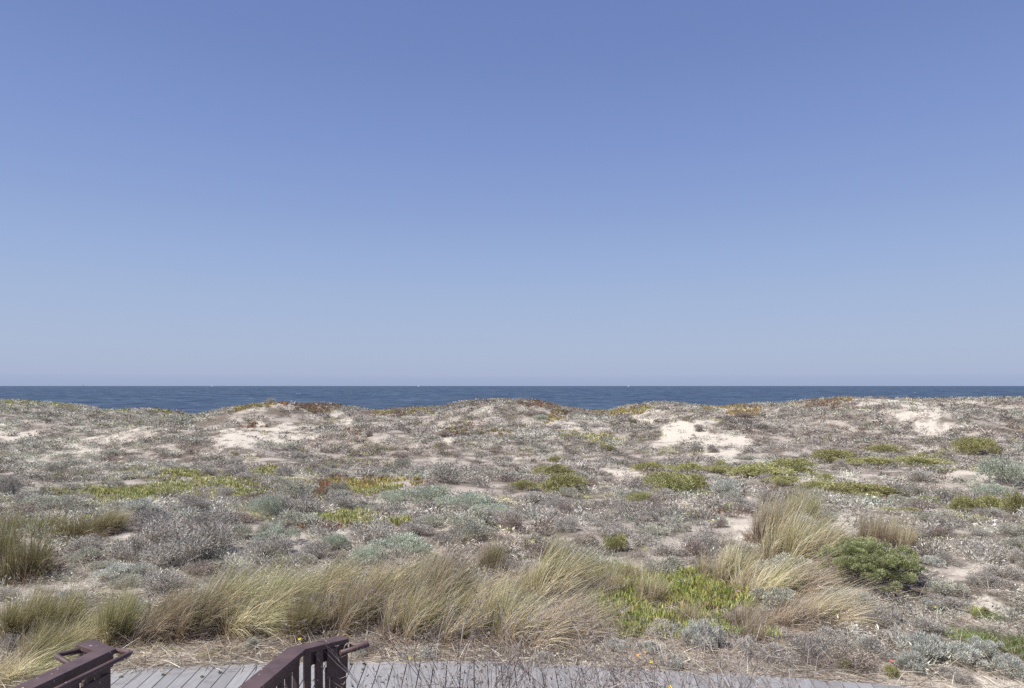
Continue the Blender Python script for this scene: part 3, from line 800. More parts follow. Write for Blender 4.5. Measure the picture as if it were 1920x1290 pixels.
for px, py, w, h, lb in SI: plant('silver', px, py, w*(1.2 if py > 1175 and px > 1280 else 1), h*(1.45 if py > 1175 and px > 1280 else 1.05), lb)

LA = [
 (1400,1232,70,36,'dry grey shrub between the silver sprigs and the dry tangle by the boardwalk'),
 (1560,1222,90,40,'dry grey shrub behind the brown brush by the boardwalk'),
 (1740,1196,80,36,'pale dry shrub behind the silver row, left of the bright grass'),
 (1640,1240,70,44,'grey shrub between the dry brown heap and the silver row'),
 (1790,1288,70,34,'dry grey shrub at the bottom edge of the view under the silver row'),
 (1880,1110,60,26,'grey shrub at the right edge between the sand band and the bare sand lump'),
 (330,1072,150,66,'large lavender grey dry shrub mass on the left behind the grass'),
 (400,1050,110,60,'lavender grey dry shrub right of the large mass on the left'),
 (250,1060,90,52,'wispy lavender grey shrub left of the large mass on the left'),
 (395,1008,96,46,'lavender shrub above the large grey mass on the left'),
 (283,1002,76,40,'lavender shrub just below the dark sea grey one'),
 (563,972,88,42,'lavender shrub beside the mint one on the left mid slope'),
 (640,962,70,32,'lavender shrub with pale tips above the yellow green succulent mat'),
 (390,893,42,20,'small dark lavender ball above the yellow green patch on the left'),
 (530,896,44,20,'small lavender shrub right of the dark ball above the yellow green patch'),
 (460,902,56,18,'low lavender shrub between the two small balls above the yellow green patch'),
 (417,942,46,26,'dark lavender shrub below the yellow green patch on the left'),
 (367,962,60,30,'wispy dry shrub under the yellow green patch on the left'),
 (847,908,110,38,'wispy spreading dry shrub above the mint ones near the centre'),
 (780,895,60,24,'wispy dry shrub left of the spreading one near the centre'),
 (15,930,44,36,'dark grey dry shrub at the left edge of the view'),
 (50,948,40,24,'dry grey shrub right of the dark one at the left edge'),
 (1520,1245,90,50,'dry grey shrub at the boardwalk edge right of the silver bush'),
 (1460,1250,80,40,'dry grey tangle at the boardwalk edge, left of the dry brown heap'),
 (1660,1180,80,44,'dry lavender shrub under the small silver one below the largest green bush'),
 (1780,1152,70,32,'drooping dry grey shrub right of the single yellow flower'),
 (1680,1215,70,34,'loose dry shrub behind the silver row in the right foreground'),
 (1770,1062,40,26,'dark grey dry shrub on the sand right of the largest green bush'),
 (1905,1060,50,32,'dark dry shrub at the right edge above the sand band'),
 (1840,1105,70,30,'green tinged dry shrub between the two sand bands on the right'),
 (1240,1200,90,34,'dry grey grass like shrub just below the bright green succulents'),
 (500,1052,100,44,'dark lavender shrub in front of the sea green one on the left'),
 (590,1052,70,36,'dark lavender shrub between the two sea green ones'),
 (1130,990,70,28,'grey shrub above the small compact green bush'),
 (1060,1000,60,26,'grey shrub up left of the small compact green bush'),
 (1245,1046,80,30,'grey shrub right of the small compact green bush'),
 (1180,840,26,12,'dark small shrub standing on the sand slope right of centre'),
 (1310,812,24,12,'dark tuft on the upper part of the big sand slope'),
 (1338,850,30,14,'dark tuft in the middle of the big sand slope'),
 (1308,848,22,12,'dark tuft left of the middle one on the big sand slope'),
 (508,757,18,9,'dark tuft standing on the crest line beside the red patch'),
 (1450,752,10,8,'spiky tuft poking above the crest on the right'),
 (1440,950,56,30,'dark grey shrub left of the tall leaning grass'),
 (1380,958,60,26,'dark grey shrub under the round grey silver bush'),
 (20,1225,40,34,'dead grey shrub with curled heads at the left edge behind the railing'),
 (870,965,40,20,'dry shrub in the hollow between the pale green shrubs near the centre'),
]
for px, py, w, h, lb in LA: plant('lav', px, py, w*1.05, h*1.2, lb)
BR = [
 (443,988,92,30,'flat dark brown shrub below the lavender ones on the left mid slope'),
 (1600,1268,120,60,'dry brown heap of brush at the boardwalk edge in the right foreground'),
 (1540,1262,60,36,'brown brush at the left end of the dry heap by the boardwalk'),
 (700,1232,60,30,'dark brown brush beside the end of the right railing'),
 (692,820,16,12,'round brown shrub alone on the slope left of centre'),
 (1730,960,60,26,'reddish brown shrub between olive ones on the right'),
 (1480,955,40,22,'dark red brown shrub right behind the tall leaning grass'),
 (1350,990,44,22,'red brown shrub on the pale ground left of the tall grass'),
 (1760,1010,70,26,'dark brown shrub in the grey scrub on the far right'),
 (240,838,30,10,'low brown shrub at the sandy hollow on the left slope'),
 (1000,785,60,12,'brown shrub on the centre crest'),
 (1690,985,46,18,'brown shrub above the sparse straw grass on the right'),
 (830,820,50,12,'brown shrub under the sand lip left of the centre crest'),
 (1395,785,50,10,'brown shrub under the orange patch on the right crest'),
]
for px, py, w, h, lb in BR: plant('brown', px, py, w, h, lb)
plant('grassy', 1890, 1236, 110, 66, 'patch of bright green grass with dry straw in the right foreground', dr=1.2)
plant('grassy', 1815, 1212, 70, 34, 'thin bright green grass left of the brighter patch in the right corner', dr=1.2)
plant('grassy', 1855, 1165, 50, 18, 'few bright green blades on the bare sand at the right')

# ------------------------------------------------------------------ wind blown grass clumps
def grass_proto(k):
    rng = np.random.default_rng(900+k)
    #      blades, spread, lean, sag, wind, straw share, droop
    spec = [(1500,.55,.20,.30,.40,.45),(1400,.50,.12,.25,.25,.12),(1500,.60,.35,.55,.60,.65),(1300,.65,.30,.75,.85,.85),
            (700,.45,.10,.15,.20,.50),(1700,.62,.0,.75,.0,.0),(1500,.60,.30,.40,.70,.40)][k]
    n, sp, lean, sag, wind, straw = spec; n = int(n*1.25)
    nb = 16; ba = rng.uniform(0, 6.283, nb); br = np.sqrt(rng.uniform(0, .30, nb))
    bx, by = br*np.cos(ba), br*np.sin(ba); bd = rng.normal(0, .16, (nb, 2)); bl = rng.uniform(.75, 1.2, nb); bw = rng.uniform(.3, 1.7, nb)
    bt = rng.uniform(.82, 1.15, (nb, 1)); bs = rng.normal(0, .22, nb)
    b_ = rng.integers(0, nb, n)
    P0 = np.stack([bx[b_]+rng.normal(0,.075,n), by[b_]+rng.normal(0,.075,n), np.full(n, -.03)], -1)
    d = norm(np.stack([P0[:,0]*1.0+rng.normal(0,.15,n)+lean+bd[b_,0], P0[:,1]*1.0+rng.normal(0,.15,n)+bd[b_,1], np.full(n,.92)], -1))
    stray = rng.uniform(0,1,n) < .10
    d = np.where(stray[:,None], norm(d+rng.normal(0,.45,(n,3))*[1,1,.3]), d)
    L = rng.uniform(.6,1.25,n)*bl[b_]*(1.05-.25*br[b_])*np.where(stray, 1.1, 1)
    gr = [(.34,.345,.13,4),(.47,.455,.20,3),(.19,.215,.08,2.5)]; st = [(.74,.63,.42,4),(.88,.79,.58,3),(.50,.38,.24,3),(.92,.86,.72,1.5)]
    isst = rng.uniform(0,1,n) < straw+.15+bs[b_]
    cg = pick(rng, n, gr); cs = pick(rng, n, st)
    c1 = np.where(isst[:,None], cs, cg)*bt[b_]; c0 = np.where(rng.uniform(0,1,(n,1))<.55, pick(rng,n,[(.34,.23,.14,3),(.20,.14,.09,2),(.48,.37,.24,1)]), c1*.9)
    A_ = ribbons(P0, d, L, rng.uniform(.006,.011,n)*np.where(rng.uniform(0,1,n)<.12,1.8,1), sag*rng.uniform(.2,1.8,n), wind*bw[b_]*rng.uniform(.4,1.5,n)+.08, 6, rng, c0, c1)
    # dry thatch around the foot
    m_ = 800
    a = rng.uniform(0,6.283,m_); r = np.sqrt(rng.uniform(0,.8,m_))
    Pt = np.stack([r*np.cos(a), r*np.sin(a), rng.uniform(0,.06,m_)], -1)
    dt = norm(np.stack([np.cos(a)*.8+rng.normal(0,.5,m_)+.2, np.sin(a)*.8+rng.normal(0,.5,m_), rng.uniform(.0,.8,m_)], -1))
    ct = pick(rng, m_, [(.42,.32,.22,3),(.30,.21,.14,3),(.55,.47,.35,2),(.20,.13,.09,2)])
    B_ = ribbons(Pt, dt, rng.uniform(.25,.6,m_), np.full(m_,.009), rng.uniform(.1,.6,m_), rng.uniform(0,.3,m_), 3, rng, ct, ct)
    return A_, B_
GP = []
for k in range(7):
    A_, B_ = grass_proto(k)
    GP.append((np_mesh(f'grass_blades_{k}', *A_, False, M_GRASS), np_mesh(f'grass_thatch_{k}', *B_, False, M_GRASS)))
def clump(k, px, pyb, wpx, hpx, label):
    x, y, z = ground_at(px, pyb)
    s = y/F; w = wpx*s*.50; h = hpx*s/.77
    y += w*.25; x = (px-CX)/F*y; z = float(H(x, y))
    r = empty('dune_grass_clump', (x, y, z-.01)); r.rotation_euler = (0,0,random.uniform(-.45,.45)); r.scale = (w, w, h)
    link('grass_blades', GP[k][0], r); link('dry_thatch', GP[k][1], r)
    tag(r, label, 'grass', 'wind blown dune grass clumps')
    OCC.append((x, y, w*.5)); ELL.append((x, y, w*.42, w*.4)); return r
GR = [ # variant, x, base y, width, height, label
 (5,45,1090,120,128,'large dark green domed grass clump at the left edge, tallest on that side'),
 (5,-10,1060,110,110,'green grass clump cut by the left edge behind the large domed one'),
 (5,140,1012,110,56,'dark based green grass clump up right of the large domed clump on the left'),
 (5,85,1000,90,46,'green grass clump behind the large domed clump, left of the dark based one'),
 (1,195,1000,70,44,'small feathery grass clump at the right end of the green row on the left'),
 (5,15,1000,70,44,'green grass clump at the left edge at the back of the green row'),
 (1,35,1195,120,90,'greyish sparse grass clump at the left edge above the railing'),
 (1,105,1185,110,80,'sparse green grass clump between the left edge clump and the dense band'),
 (2,20,1290,130,90,'pale straw grass clump in the bottom left corner beneath the railing'),
 (1,70,1250,110,80,'grass clump in the bottom left just behind the left railing cap'),
 (6,150,1215,90,70,'loose grass clump right behind the hooked end of the left railing'),
 (1,215,1208,90,112,'upright green grass clump with brown stems right of the left railing end'),
 (6,285,1205,100,104,'yellow green grass clump second from the left railing end'),
 (0,350,1200,110,122,'full golden green grass clump left of centre in the foreground band'),
 (6,400,1178,110,122,'tallest yellow green grass clump left of the right railing'),
 (2,455,1192,110,100,'straw coloured grass clump curving right, left of the right railing'),
 (6,500,1160,110,100,'grass clump with a grey haze of dry stalks behind the right railing'),
 (1,560,1195,90,80,'thin grass clump behind the cap of the right railing'),
 (6,600,1130,110,90,'green topped grass clump at the back below the sea green shrub'),
 (0,640,1190,110,110,'golden grass clump directly behind the end of the right railing'),
 (6,690,1170,120,110,'dense golden green grass clump right of the right railing end'),
 (2,725,1110,100,80,'grass clump in front of the big pale mint mound'),
 (0,760,1200,120,110,'green footed grass clump above the yellow flower by the boardwalk'),
 (0,800,1150,130,124,'tall golden grass clump whose tips rise highest left of centre'),
 (6,850,1200,120,100,'grass clump with dark brown stems near the centre'),
 (2,880,1140,120,80,'pale bending straw clump behind the dark stemmed one near the centre'),
 (1,915,1072,60,60,'thin dark grass clump at the back of the band near the centre'),
 (0,925,1200,120,112,'dense brown stemmed grass clump at the centre front of the band'),
 (2,965,1120,120,70,'straw grass clump at the centre back, sweeping right'),
 (3,985,1212,140,110,'long drooping straw clump, lowest at the centre of the band'),
 (3,1045,1205,150,112,'pale combed over straw clump at the right end of the dense band'),
 (6,1025,1128,120,110,'tall golden green plume of grass right of centre'),
 (2,1075,1110,90,70,'thin straw clump right of the tall golden plume'),
 (4,1040,1060,50,50,'few upright straw blades behind the tall golden plume'),
 (4,1140,1118,70,66,'green grey grass clump at the left edge of the bright green succulents'),
 (4,1215,1130,80,66,'arched grey grass clump in the middle of the bright green succulents'),
 (4,1180,1090,60,40,'short grass tuft above the bright green succulents'),
 (4,1290,1172,60,40,'fan of dry grass low among the bright green succulents'),
 (4,1330,1090,80,50,'loose straw clump at the upper right of the bright green succulents'),
 (0,1370,1100,90,86,'golden grass plume left of the tall leaning grass'),
 (2,1420,1120,120,80,'wide straw clump below the tall leaning grass'),
 (0,1440,1020,90,100,'tall narrow leaning grass, the highest tips on the right side'),
 (0,1470,1062,120,112,'tall golden leaning grass below the highest tips on the right'),
 (2,1520,1062,110,96,'straw grass sweeping right toward the largest green bush'),
 (3,1480,1112,130,76,'dry matted grass under the tall leaning clump'),
 (3,1540,1166,130,74,'drooping grey straw clump like combed hair left of the largest green bush'),
 (3,1480,1172,110,56,'flattened brown straw clump left of the combed grey one'),
 (4,1400,1180,90,46,'low yellow green grass clump below the wide straw clump'),
 (4,1628,1020,60,58,'sparse upright straw blades just above the largest green bush'),
 (4,1655,1026,60,62,'sparse leaning straw blades right above the largest green bush'),
 (4,1690,1030,60,60,'thin orange straw tuft right of the sparse blades above the green bush'),
 (4,1410,1200,60,40,'short yellow grass tuft by the pink flower on the right'),
 (2,590,1180,70,50,'low straw clump hidden behind the right railing flare'),
 (3,1110,1200,60,36,'fallen straw at the right foot of the dense band'),
 (4,1555,1030,70,50,'thin grass tuft beside the bare sand patch'),
 (4,225,985,50,26,'little pale grass tuft left of the dark sea grey shrub'),
 (1,1500,985,70,70,'feathery grass behind the tall leaning clump'),
]
for g in GR: clump(*g)

# ------------------------------------------------------------------ bare twig bushes in front of the boardwalk
def twig_bush(seed, h, spread, n0):
    rnd = random.Random(seed); V = []; Fc = []; C = []
    def seg_(p, q, r0, r1, col):
        b = len(V); d = (q-p).normalized(); u = d.orthogonal().normalized(); v = d.cross(u)
        for c, r in ((p, r0), (q, r1)):
            for a in range(3):
                an = a*2.094; V.append(tuple(c+(u*math.cos(an)+v*math.sin(an))*r)); C.append(col)
        for a in range(3): Fc.append((b+a, b+(a+1)%3, b+3+(a+1)%3, b+3+a))
    def grow(p, d, L, r, lev):
        n = 4; 
        for k in range(n):
            d = (d+Vector((rnd.gauss(0,.17), rnd.gauss(0,.17), rnd.gauss(.03,.1)))).normalized()
            q = p+d*L/n; c = rnd.uniform(.75,1.3); col = (.22*c,.18*c,.16*c) if rnd.random()<.6 else (.46*c,.41*c,.38*c)
            seg_(p, q, r, r*.86, col); r *= .86; p = q
            if lev < 3 and k > 0 or lev == 0:
                for _ in range(1 if lev else 2):
                    if rnd.random() < .85:
                        dd = (d+Vector((rnd.gauss(0,.75), rnd.gauss(0,.75), rnd.gauss(.1,.4)))).normalized()
                        grow(p, dd, L*rnd.uniform(.45,.7), r*.72, lev+1)
        if lev >= 2 and rnd.random() < .35:     # dry seed head
            for _ in range(2):
                q = p+Vector((rnd.gauss(0,1),rnd.gauss(0,1),rnd.gauss(.3,1))).normalized()*.022; seg_(p, q, .0045, .003, (.30,.25,.21))
    for _ in range(n0):
        d = Vector((rnd.gauss(0,spread), rnd.gauss(0,spread*.7), 1)).normalized()
        grow(Vector((rnd.gauss(0,.07), rnd.gauss(0,.07), -.02)), d, h*rnd.uniform(.65,1.0), .0078, 0)
    V = np.array(V); Fc = np.array(Fc); C = np.array(C)
    return np_mesh('bare_twigs', V, Fc, C, False, M_TWIG)
TW = [twig_bush(40+k, .98, .46, 12) for k in range(4)]
TB = [(-.72,5.35,.6,'small bare twig bush right of the right railing, farthest left of the twig bushes'),
      (-.28,5.30,.85,'tall bare twig bush left of centre at the bottom of the view'),
      (.10,5.25,.80,'dark stemmed bare twig bush at the bottom centre'),
      (.55,5.35,.72,'bare twig bush just right of the bottom centre'),
      (1.15,5.4,.50,'low bare twig bush in front of the flowering plant across the boardwalk'),
      (1.52,5.55,.58,'bare twig bush between the flowering plant and the silver bush, nearest the boardwalk edge'),
      (1.95,5.45,.58,'bare twig bush in front of the silver bush across the boardwalk')]
for q, (x, y, s_, lb) in enumerate(TB):
    z = float(H(x, y)); o = link('bare_twig_bush', TW[q%4]); o.location = (x, y, z-.02); o.rotation_euler = (0,0,q*1.3); sc_ = (-z+.55+.42*s_)/.95
    o.scale = (sc_*.9, sc_*.7, sc_)
    tag(o, lb, 'twig bush', 'bare twig bushes in front of the boardwalk')
# small green sprigs standing in front of the boardwalk
for px, yy, w, top, lb in ((1118,5.6,.22,.33,'yellow green sprig of shrub at the bottom of the view in front of the boardwalk'),):
    x = (px-CX)/F*yy; z = float(H(x, yy)); place('green', x, yy, z, w*2, w*2, top-z+.12, lb, 'small green sprigs near the boardwalk')
plant('green', 1583, 1262, 26, 16, 'small leafy green sprig under the dry brown heap by the boardwalk', 'small green sprigs near the boardwalk')
plant('green', 1672, 1276, 34, 16, 'small leafy green sprig right of the dry brown heap', 'small green sprigs near the boardwalk')
plant('green', 1845, 1160, 22, 10, 'tiny green plant on the bare sand lump, the left one', 'small green sprigs near the boardwalk')
plant('green', 1830, 1163, 18, 9, 'tiny green plant on the bare sand at the edge of the straw', 'small green sprigs near the boardwalk')
plant('green', 228, 1246, 20, 14, 'small grey green weed at the boardwalk edge beside the left railing', 'small green sprigs near the boardwalk')

# weeds growing through the gaps between planks
WD = [(227,1270,'weed in the plank gap nearest the left railing'),(306,1266,'weed in the plank gap, second from the left railing'),(379,1270,'weed in the plank gap, third from the left railing'),
      (412,1262,'weed in the plank gap, nearest the right railing cap on its left'),(658,1246,'weed in a plank gap just right of the right railing post'),(683,1246,'upper weed in a plank gap right of the right railing'),(680,1256,'lower weed in a plank gap right of the right railing')]
rng = np.random.default_rng(5)
dw = hemi(rng, 26, .1); Vw, Fw = leaves(dw*.1, norm(dw+[0,0,.3]), .9, .42, rng)
ME_WEED = np_mesh('weed', Vw, Fw, np.repeat(pick(rng, 26, [(.34,.39,.27,3),(.44,.47,.36,2),(.40,.34,.28,1)]), 4, 0), False, M_LEAF)
for px, py, lb in WD:
    y = CAM_H*F/(py-HZ); o = link('weed', ME_WEED); o.location = ((px-CX)/F*y, y, 0); o.scale = (.028,.028,.026); o.rotation_euler = (0,0,px)
    tag(o, 'tiny grey green '+lb, 'weed', 'weeds in the plank gaps')

# ------------------------------------------------------------------ flowers
def petal_mesh(name, npet, mat):
    V = []; Fc = []
    for k in range(npet):
        a = 2*math.pi*k/npet; ca, sa = math.cos(a), math.sin(a); w = 2.2/npet
        for (r, o, z) in ((.15,-w*.3,.0),(.15,w*.3,.0),(.75,w,.16),(1.0,0,.12),(.75,-w,.16)):
            V.append((r*ca-o*sa, r*sa+o*ca, z))
        Fc.append(tuple(k*5+q for q in range(5)))
    me = bpy.data.meshes.new(name); me.from_pydata(V, [], Fc); me.materials.append(mat); return me
M_Y = plain_mat('yellow_petal', (.80,.66,.02)); M_O = plain_mat('orange_petal', (.80,.36,.02)); M_P = plain_mat('pink_petal', (.72,.34,.66)); M_W = plain_mat('white_petal', (.8,.78,.68)); M_RD = plain_mat('red_petal', (.62,.10,.12))
M_C = plain_mat('flower_centre', (.70,.45,.03)); M_ST = plain_mat('flower_stem', (.12,.17,.06))
PM = {'yellow':petal_mesh('petals_yellow',13,M_Y),'orange':petal_mesh('petals_orange',13,M_O),'pink':petal_mesh('petals_pink',22,M_P),'white':petal_mesh('petals_white',20,M_W),'red':petal_mesh('petals_red',12,M_RD)}
cb = MB(); cb.tube([(0,0,.0),(0,0,.10),(0,0,.16)], .26, 10)
# vertical tubes need their own axes
def vtube(r0, r1, z0, z1, n=8):
    V = [(math.cos(2*math.pi*a/n)*r, math.sin(2*math.pi*a/n)*r, z) for r, z in ((r0,z0),(r1,z1)) for a in range(n)]
    Fc = [(a,(a+1)%n,n+(a+1)%n,n+a) for a in range(n)]+[tuple(range(n,2*n))]
    return V, Fc
def mk(name, VF, mat):
    me = bpy.data.meshes.new(name); me.from_pydata(VF[0], [], VF[1]); me.materials.append(mat); return me
ME_C = mk('flower_centre', vtube(.30,.2,.02,.16), M_C); ME_S = mk('flower_stem', vtube(.06,.05,-5,0,5), M_ST)
FL = [(562,1198,'yellow',7,'yellow flower behind the cap of the right railing'),(570,1190,'orange',4,'small orange flower just above the yellow one behind the right railing'),
 (770,1234,'yellow',8,'yellow flower at the boardwalk edge right of the right railing'),(1210,1205,'yellow',7,'yellow flower at the top of the grey green plant below the green succulents'),
 (1195,1229,'orange',7,'bright orange flower low on the grey green plant'),(1209,1223,'orange',6,'dull orange flower right of the bright orange one'),(1221,1241,'yellow',7,'yellow flower on the pale low plant at the boardwalk edge'),
 (1248,1234,'orange',5,'pale orange flower right of the dull orange one'),(1753,1138,'yellow',7,'single yellow flower on the dry ground right of the largest green bush'),(1442,1222,'yellow',6,'golden flower in the dry scrub right of the silver bush'),
 (1337,975,'yellow',5,'far small yellow flower in the grey scrub left of the tall grass'),(1257,1288,'yellow',8,'yellow flower at the very bottom of the view among bare twigs'),
 (1168,1159,'pink',9,'largest pink flower on the bright green succulents'),(1167,1149,'pink',7,'purple pink flower just above the largest pink one'),(1182,1160,'pink',8,'pale pink flower right of the largest pink one'),(1127,1155,'pink',7,'dull pink flower at the left edge of the bright green succulents'),
 (1383,1110,'pink',9,'pink flower at the upper right of the bright green succulents, under the straw'),(1417,1178,'pink',8,'pink flower at the lower right of the succulents in yellow grass'),(1352,1182,'red',7,'deep pink flower beside the silver bush'),(1230,1161,'pink',5,'small pink flower under the dry fan of grass'),
 (1299,1157,'orange',8,'orange flower inside the bright green succulents above the silver bush'),(1625,927,'white',5,'white flower on the wide bright green mat, the left one'),(1639,932,'white',5,'white flower on the wide bright green mat, the right one'),(1671,1239,'red',6,'small red flower in the dry brush of the right foreground'),(1280,1132,'orange',5,'small orange flower at the middle of the bright green succulents')]
for px, py, c, wpx, lb in FL:
    x, y, z = ground_at(px, py+10)
    if py > 1280: y = 5.9
    if c == 'white': y -= .35
    x = (px-CX)/F*y; zf = CAM_H-(py-HZ)/F*y; rr = wpx*.5*y/F
    o = empty(c+'_flower', (x, y, zf)); o.scale = (rr, rr, rr); o.rotation_euler = (R(28), R(-10), random.uniform(-.3,.3))
    link('petals', PM[c], o); link('flower_centre', ME_C, o); link('stem', ME_S, o)
    tag(o, lb, 'flower', c+' flowers')

# ------------------------------------------------------------------ boats on the horizon
M_SAIL = plain_mat('sail_cloth', (.8,.8,.8)); M_HULL = plain_mat('boat_hull', (.75,.75,.75))
BT = [(156,'white sailboat on the horizon, farthest left and largest',1.3),(397,'tiny white sailboat on the horizon, second from the left',1.0),(565,'tiny white sailboat on the horizon above the red patch of the crest',.9),
      (784,'tiny white sailboat on the horizon left of centre',.9),(1097,'faintest white sailboat on the horizon right of centre',.6),(1178,'tiny white sailboat on the horizon, farthest right',1.0)]
hV = [(-.5,0,.12),(-.42,.11,.12),(.2,.12,.12),(.55,0,.16),(.2,-.12,.12),(-.42,-.11,.12),(-.4,0,0),(-.3,.06,-.02),(.2,.06,-.02),(.42,0,0),(.2,-.06,-.02),(-.3,-.06,-.02)]
hF = [(5,4,3,2,1,0),(6,7,8,9,10,11)]+[(k,(k+1)%6,6+(k+1)%6,6+k) for k in range(6)]
ME_H = mk('hull', (hV, hF), M_HULL)
sV = [(.08,0,.2),(-.42,.0,.22),(.07,.0,1.3),(.1,0,.2),(.5,0,.2),(.1,0,1.15),(.08,.02,.2),(-.42,.06,.22),(.07,.02,1.3),(.1,.02,.2),(.5,.06,.2),(.1,.02,1.15)]
sF = [(0,1,2),(5,4,3),(8,7,6),(9,10,11),(0,2,8,6),(1,7,8,2),(0,6,7,1),(3,9,11,5),(4,10,9,3),(5,11,10,4)]
ME_SL = mk('sail', (sV, sF), M_SAIL)
Vm, Fm = vtube(.012,.008,.1,1.35,6); ME_MA = mk('mast', (Vm, Fm), M_HULL)
for q, (px, lb, s_) in enumerate(BT):
    y = 7500.0; o = empty('sailboat', ((px-CX)/F*y, y, -7)); o.scale = (16*s_,16*s_,16*s_)
    o.rotation_euler = (0,0,(-1)**q*.3)
    link('hull', ME_H, o); link('sail', ME_SL, o); link('mast', ME_MA, o)
    tag(o, lb, 'sailboat', 'sailboats on the horizon')

# ------------------------------------------------------------------ randomly set shrubs, each an object of its own
def free(x, y, r):
    return all((x-a)**2+(y-b)**2 > (r*.6+c*.7)**2 for a, b, c in OCC)
def on_walk(x, y):
    yb = np.interp(x, edge[:,0], edge[:,1]); return (y < yb+.12) & (x > -4.4)
KINDS = [('lav','dry grey lavender shrub, one of many alike'),('brown','dry brown shrub, one of many alike'),('sage','dusty grey green shrub, one of many alike')]
LAND = [(45,1030,'the large domed grass clump'),(170,990,'the dark based grass on the left'),(262,955,'the dark sea grey shrub'),(210,1070,'the pale silver spread on the left'),
 (340,1030,'the large lavender mass'),(443,972,'the flat dark brown shrub'),(350,905,'the left yellow green patch'),(513,950,'the mint shrub on the left slope'),(563,955,'the lavender shrub with pale tips'),
 (520,1010,'the left sea green shrub'),(630,1018,'the right sea green shrub'),(675,975,'the yellow green succulent mat'),(700,907,'the orange tinted succulent patch'),(802,928,'the mint shrub with a dark hollow'),
 (748,1030,'the big pale mint mound'),(847,893,'the wispy spreading shrub'),(900,950,'the green grey shrub row'),(957,1030,'the bare strip at the centre'),(1037,885,'the rounded olive shrub'),(1057,915,'the wide lumpy olive shrub'),
 (1155,1022,'the small compact green bush'),(1255,912,'the broad olive shrub'),(1357,915,'the round grey silver bush'),(1430,888,'the long green hump'),(1480,980,'the tall leaning grass'),(1590,985,'the bare sand patch'),
 (1612,920,'the wide bright green mat'),(1660,1000,'the sparse straw blades'),(1632,1065,'the largest green bush'),(1620,860,'the long brown green mat'),(1827,845,'the sharp dark green shrub'),(1890,900,'the pale green mass'),
 (1840,950,'the olive shrubs at the right'),(1860,1070,'the sand band on the right'),(1847,1137,'the bare sand lump'),(1890,1200,'the bright green grass'),(1753,1138,'the lone yellow flower'),(1302,1200,'the silver bush by the boardwalk'),
 (1240,1130,'the bright green succulents'),(1407,1010,'the sand left of the tall grass'),(1600,1240,'the dry brown heap')]
ORD = ['nearest','second nearest','third','fourth','fifth','sixth','seventh']
SHORT = {'lav':'dry lavender grey shrub','brown':'dry brown shrub','sage':'dusty grey green shrub'}
NUM = {}
placed = 0; tries = 0
while placed < 230 and tries < 9000:
    tries += 1
    y = random.choice([random.uniform(9, 14), random.uniform(12, 20), random.uniform(16, 34)])
    x = random.uniform(-.82, .82)*y
    z = float(H(x, y)); px, py = to_px(x, y, z)
    sv = float(patch(np.array([px]), np.array([py]), SAND)[0][0]); iv = float(patch(np.array([px]), np.array([py]), ICE)[0][0])
    if sv > .35 or iv > .3: continue
    w = random.uniform(.45, .85)*(1.6 if random.random() < .25 else 1)
    if not free(x, y, w/2): continue
    nz = float(fbm(x/5, y/5, 201, 2))
    k = 0 if random.random() < .5 else (1 if random.random() < .3 else 2)
    if px < 700 and random.random() < .3: k = 2
    kind, lb = KINDS[k]
    lm = min(LAND, key=lambda L: ((L[0]-px)/1.4)**2+((L[1]-py)*1.6)**2)
    dx, dy = px-lm[0], (py-lm[1])*1.8
    dr = ('right of' if dx > 0 else 'left of') if abs(dx) > abs(dy) else ('below' if dy > 0 else 'above')
    nk = NUM.get((kind, dr, lm[2]), 0); NUM[(kind, dr, lm[2])] = nk+1
    if nk >= len(ORD): continue
    lb = SHORT[kind]+' '+dr+' '+lm[2]
    lb = (ORD[nk]+' '+lb).strip()
    place(kind, x, y, z-.02, w, w*random.uniform(.8,1), w*random.uniform(.26,.42), lb, GRP[kind])
    placed += 1

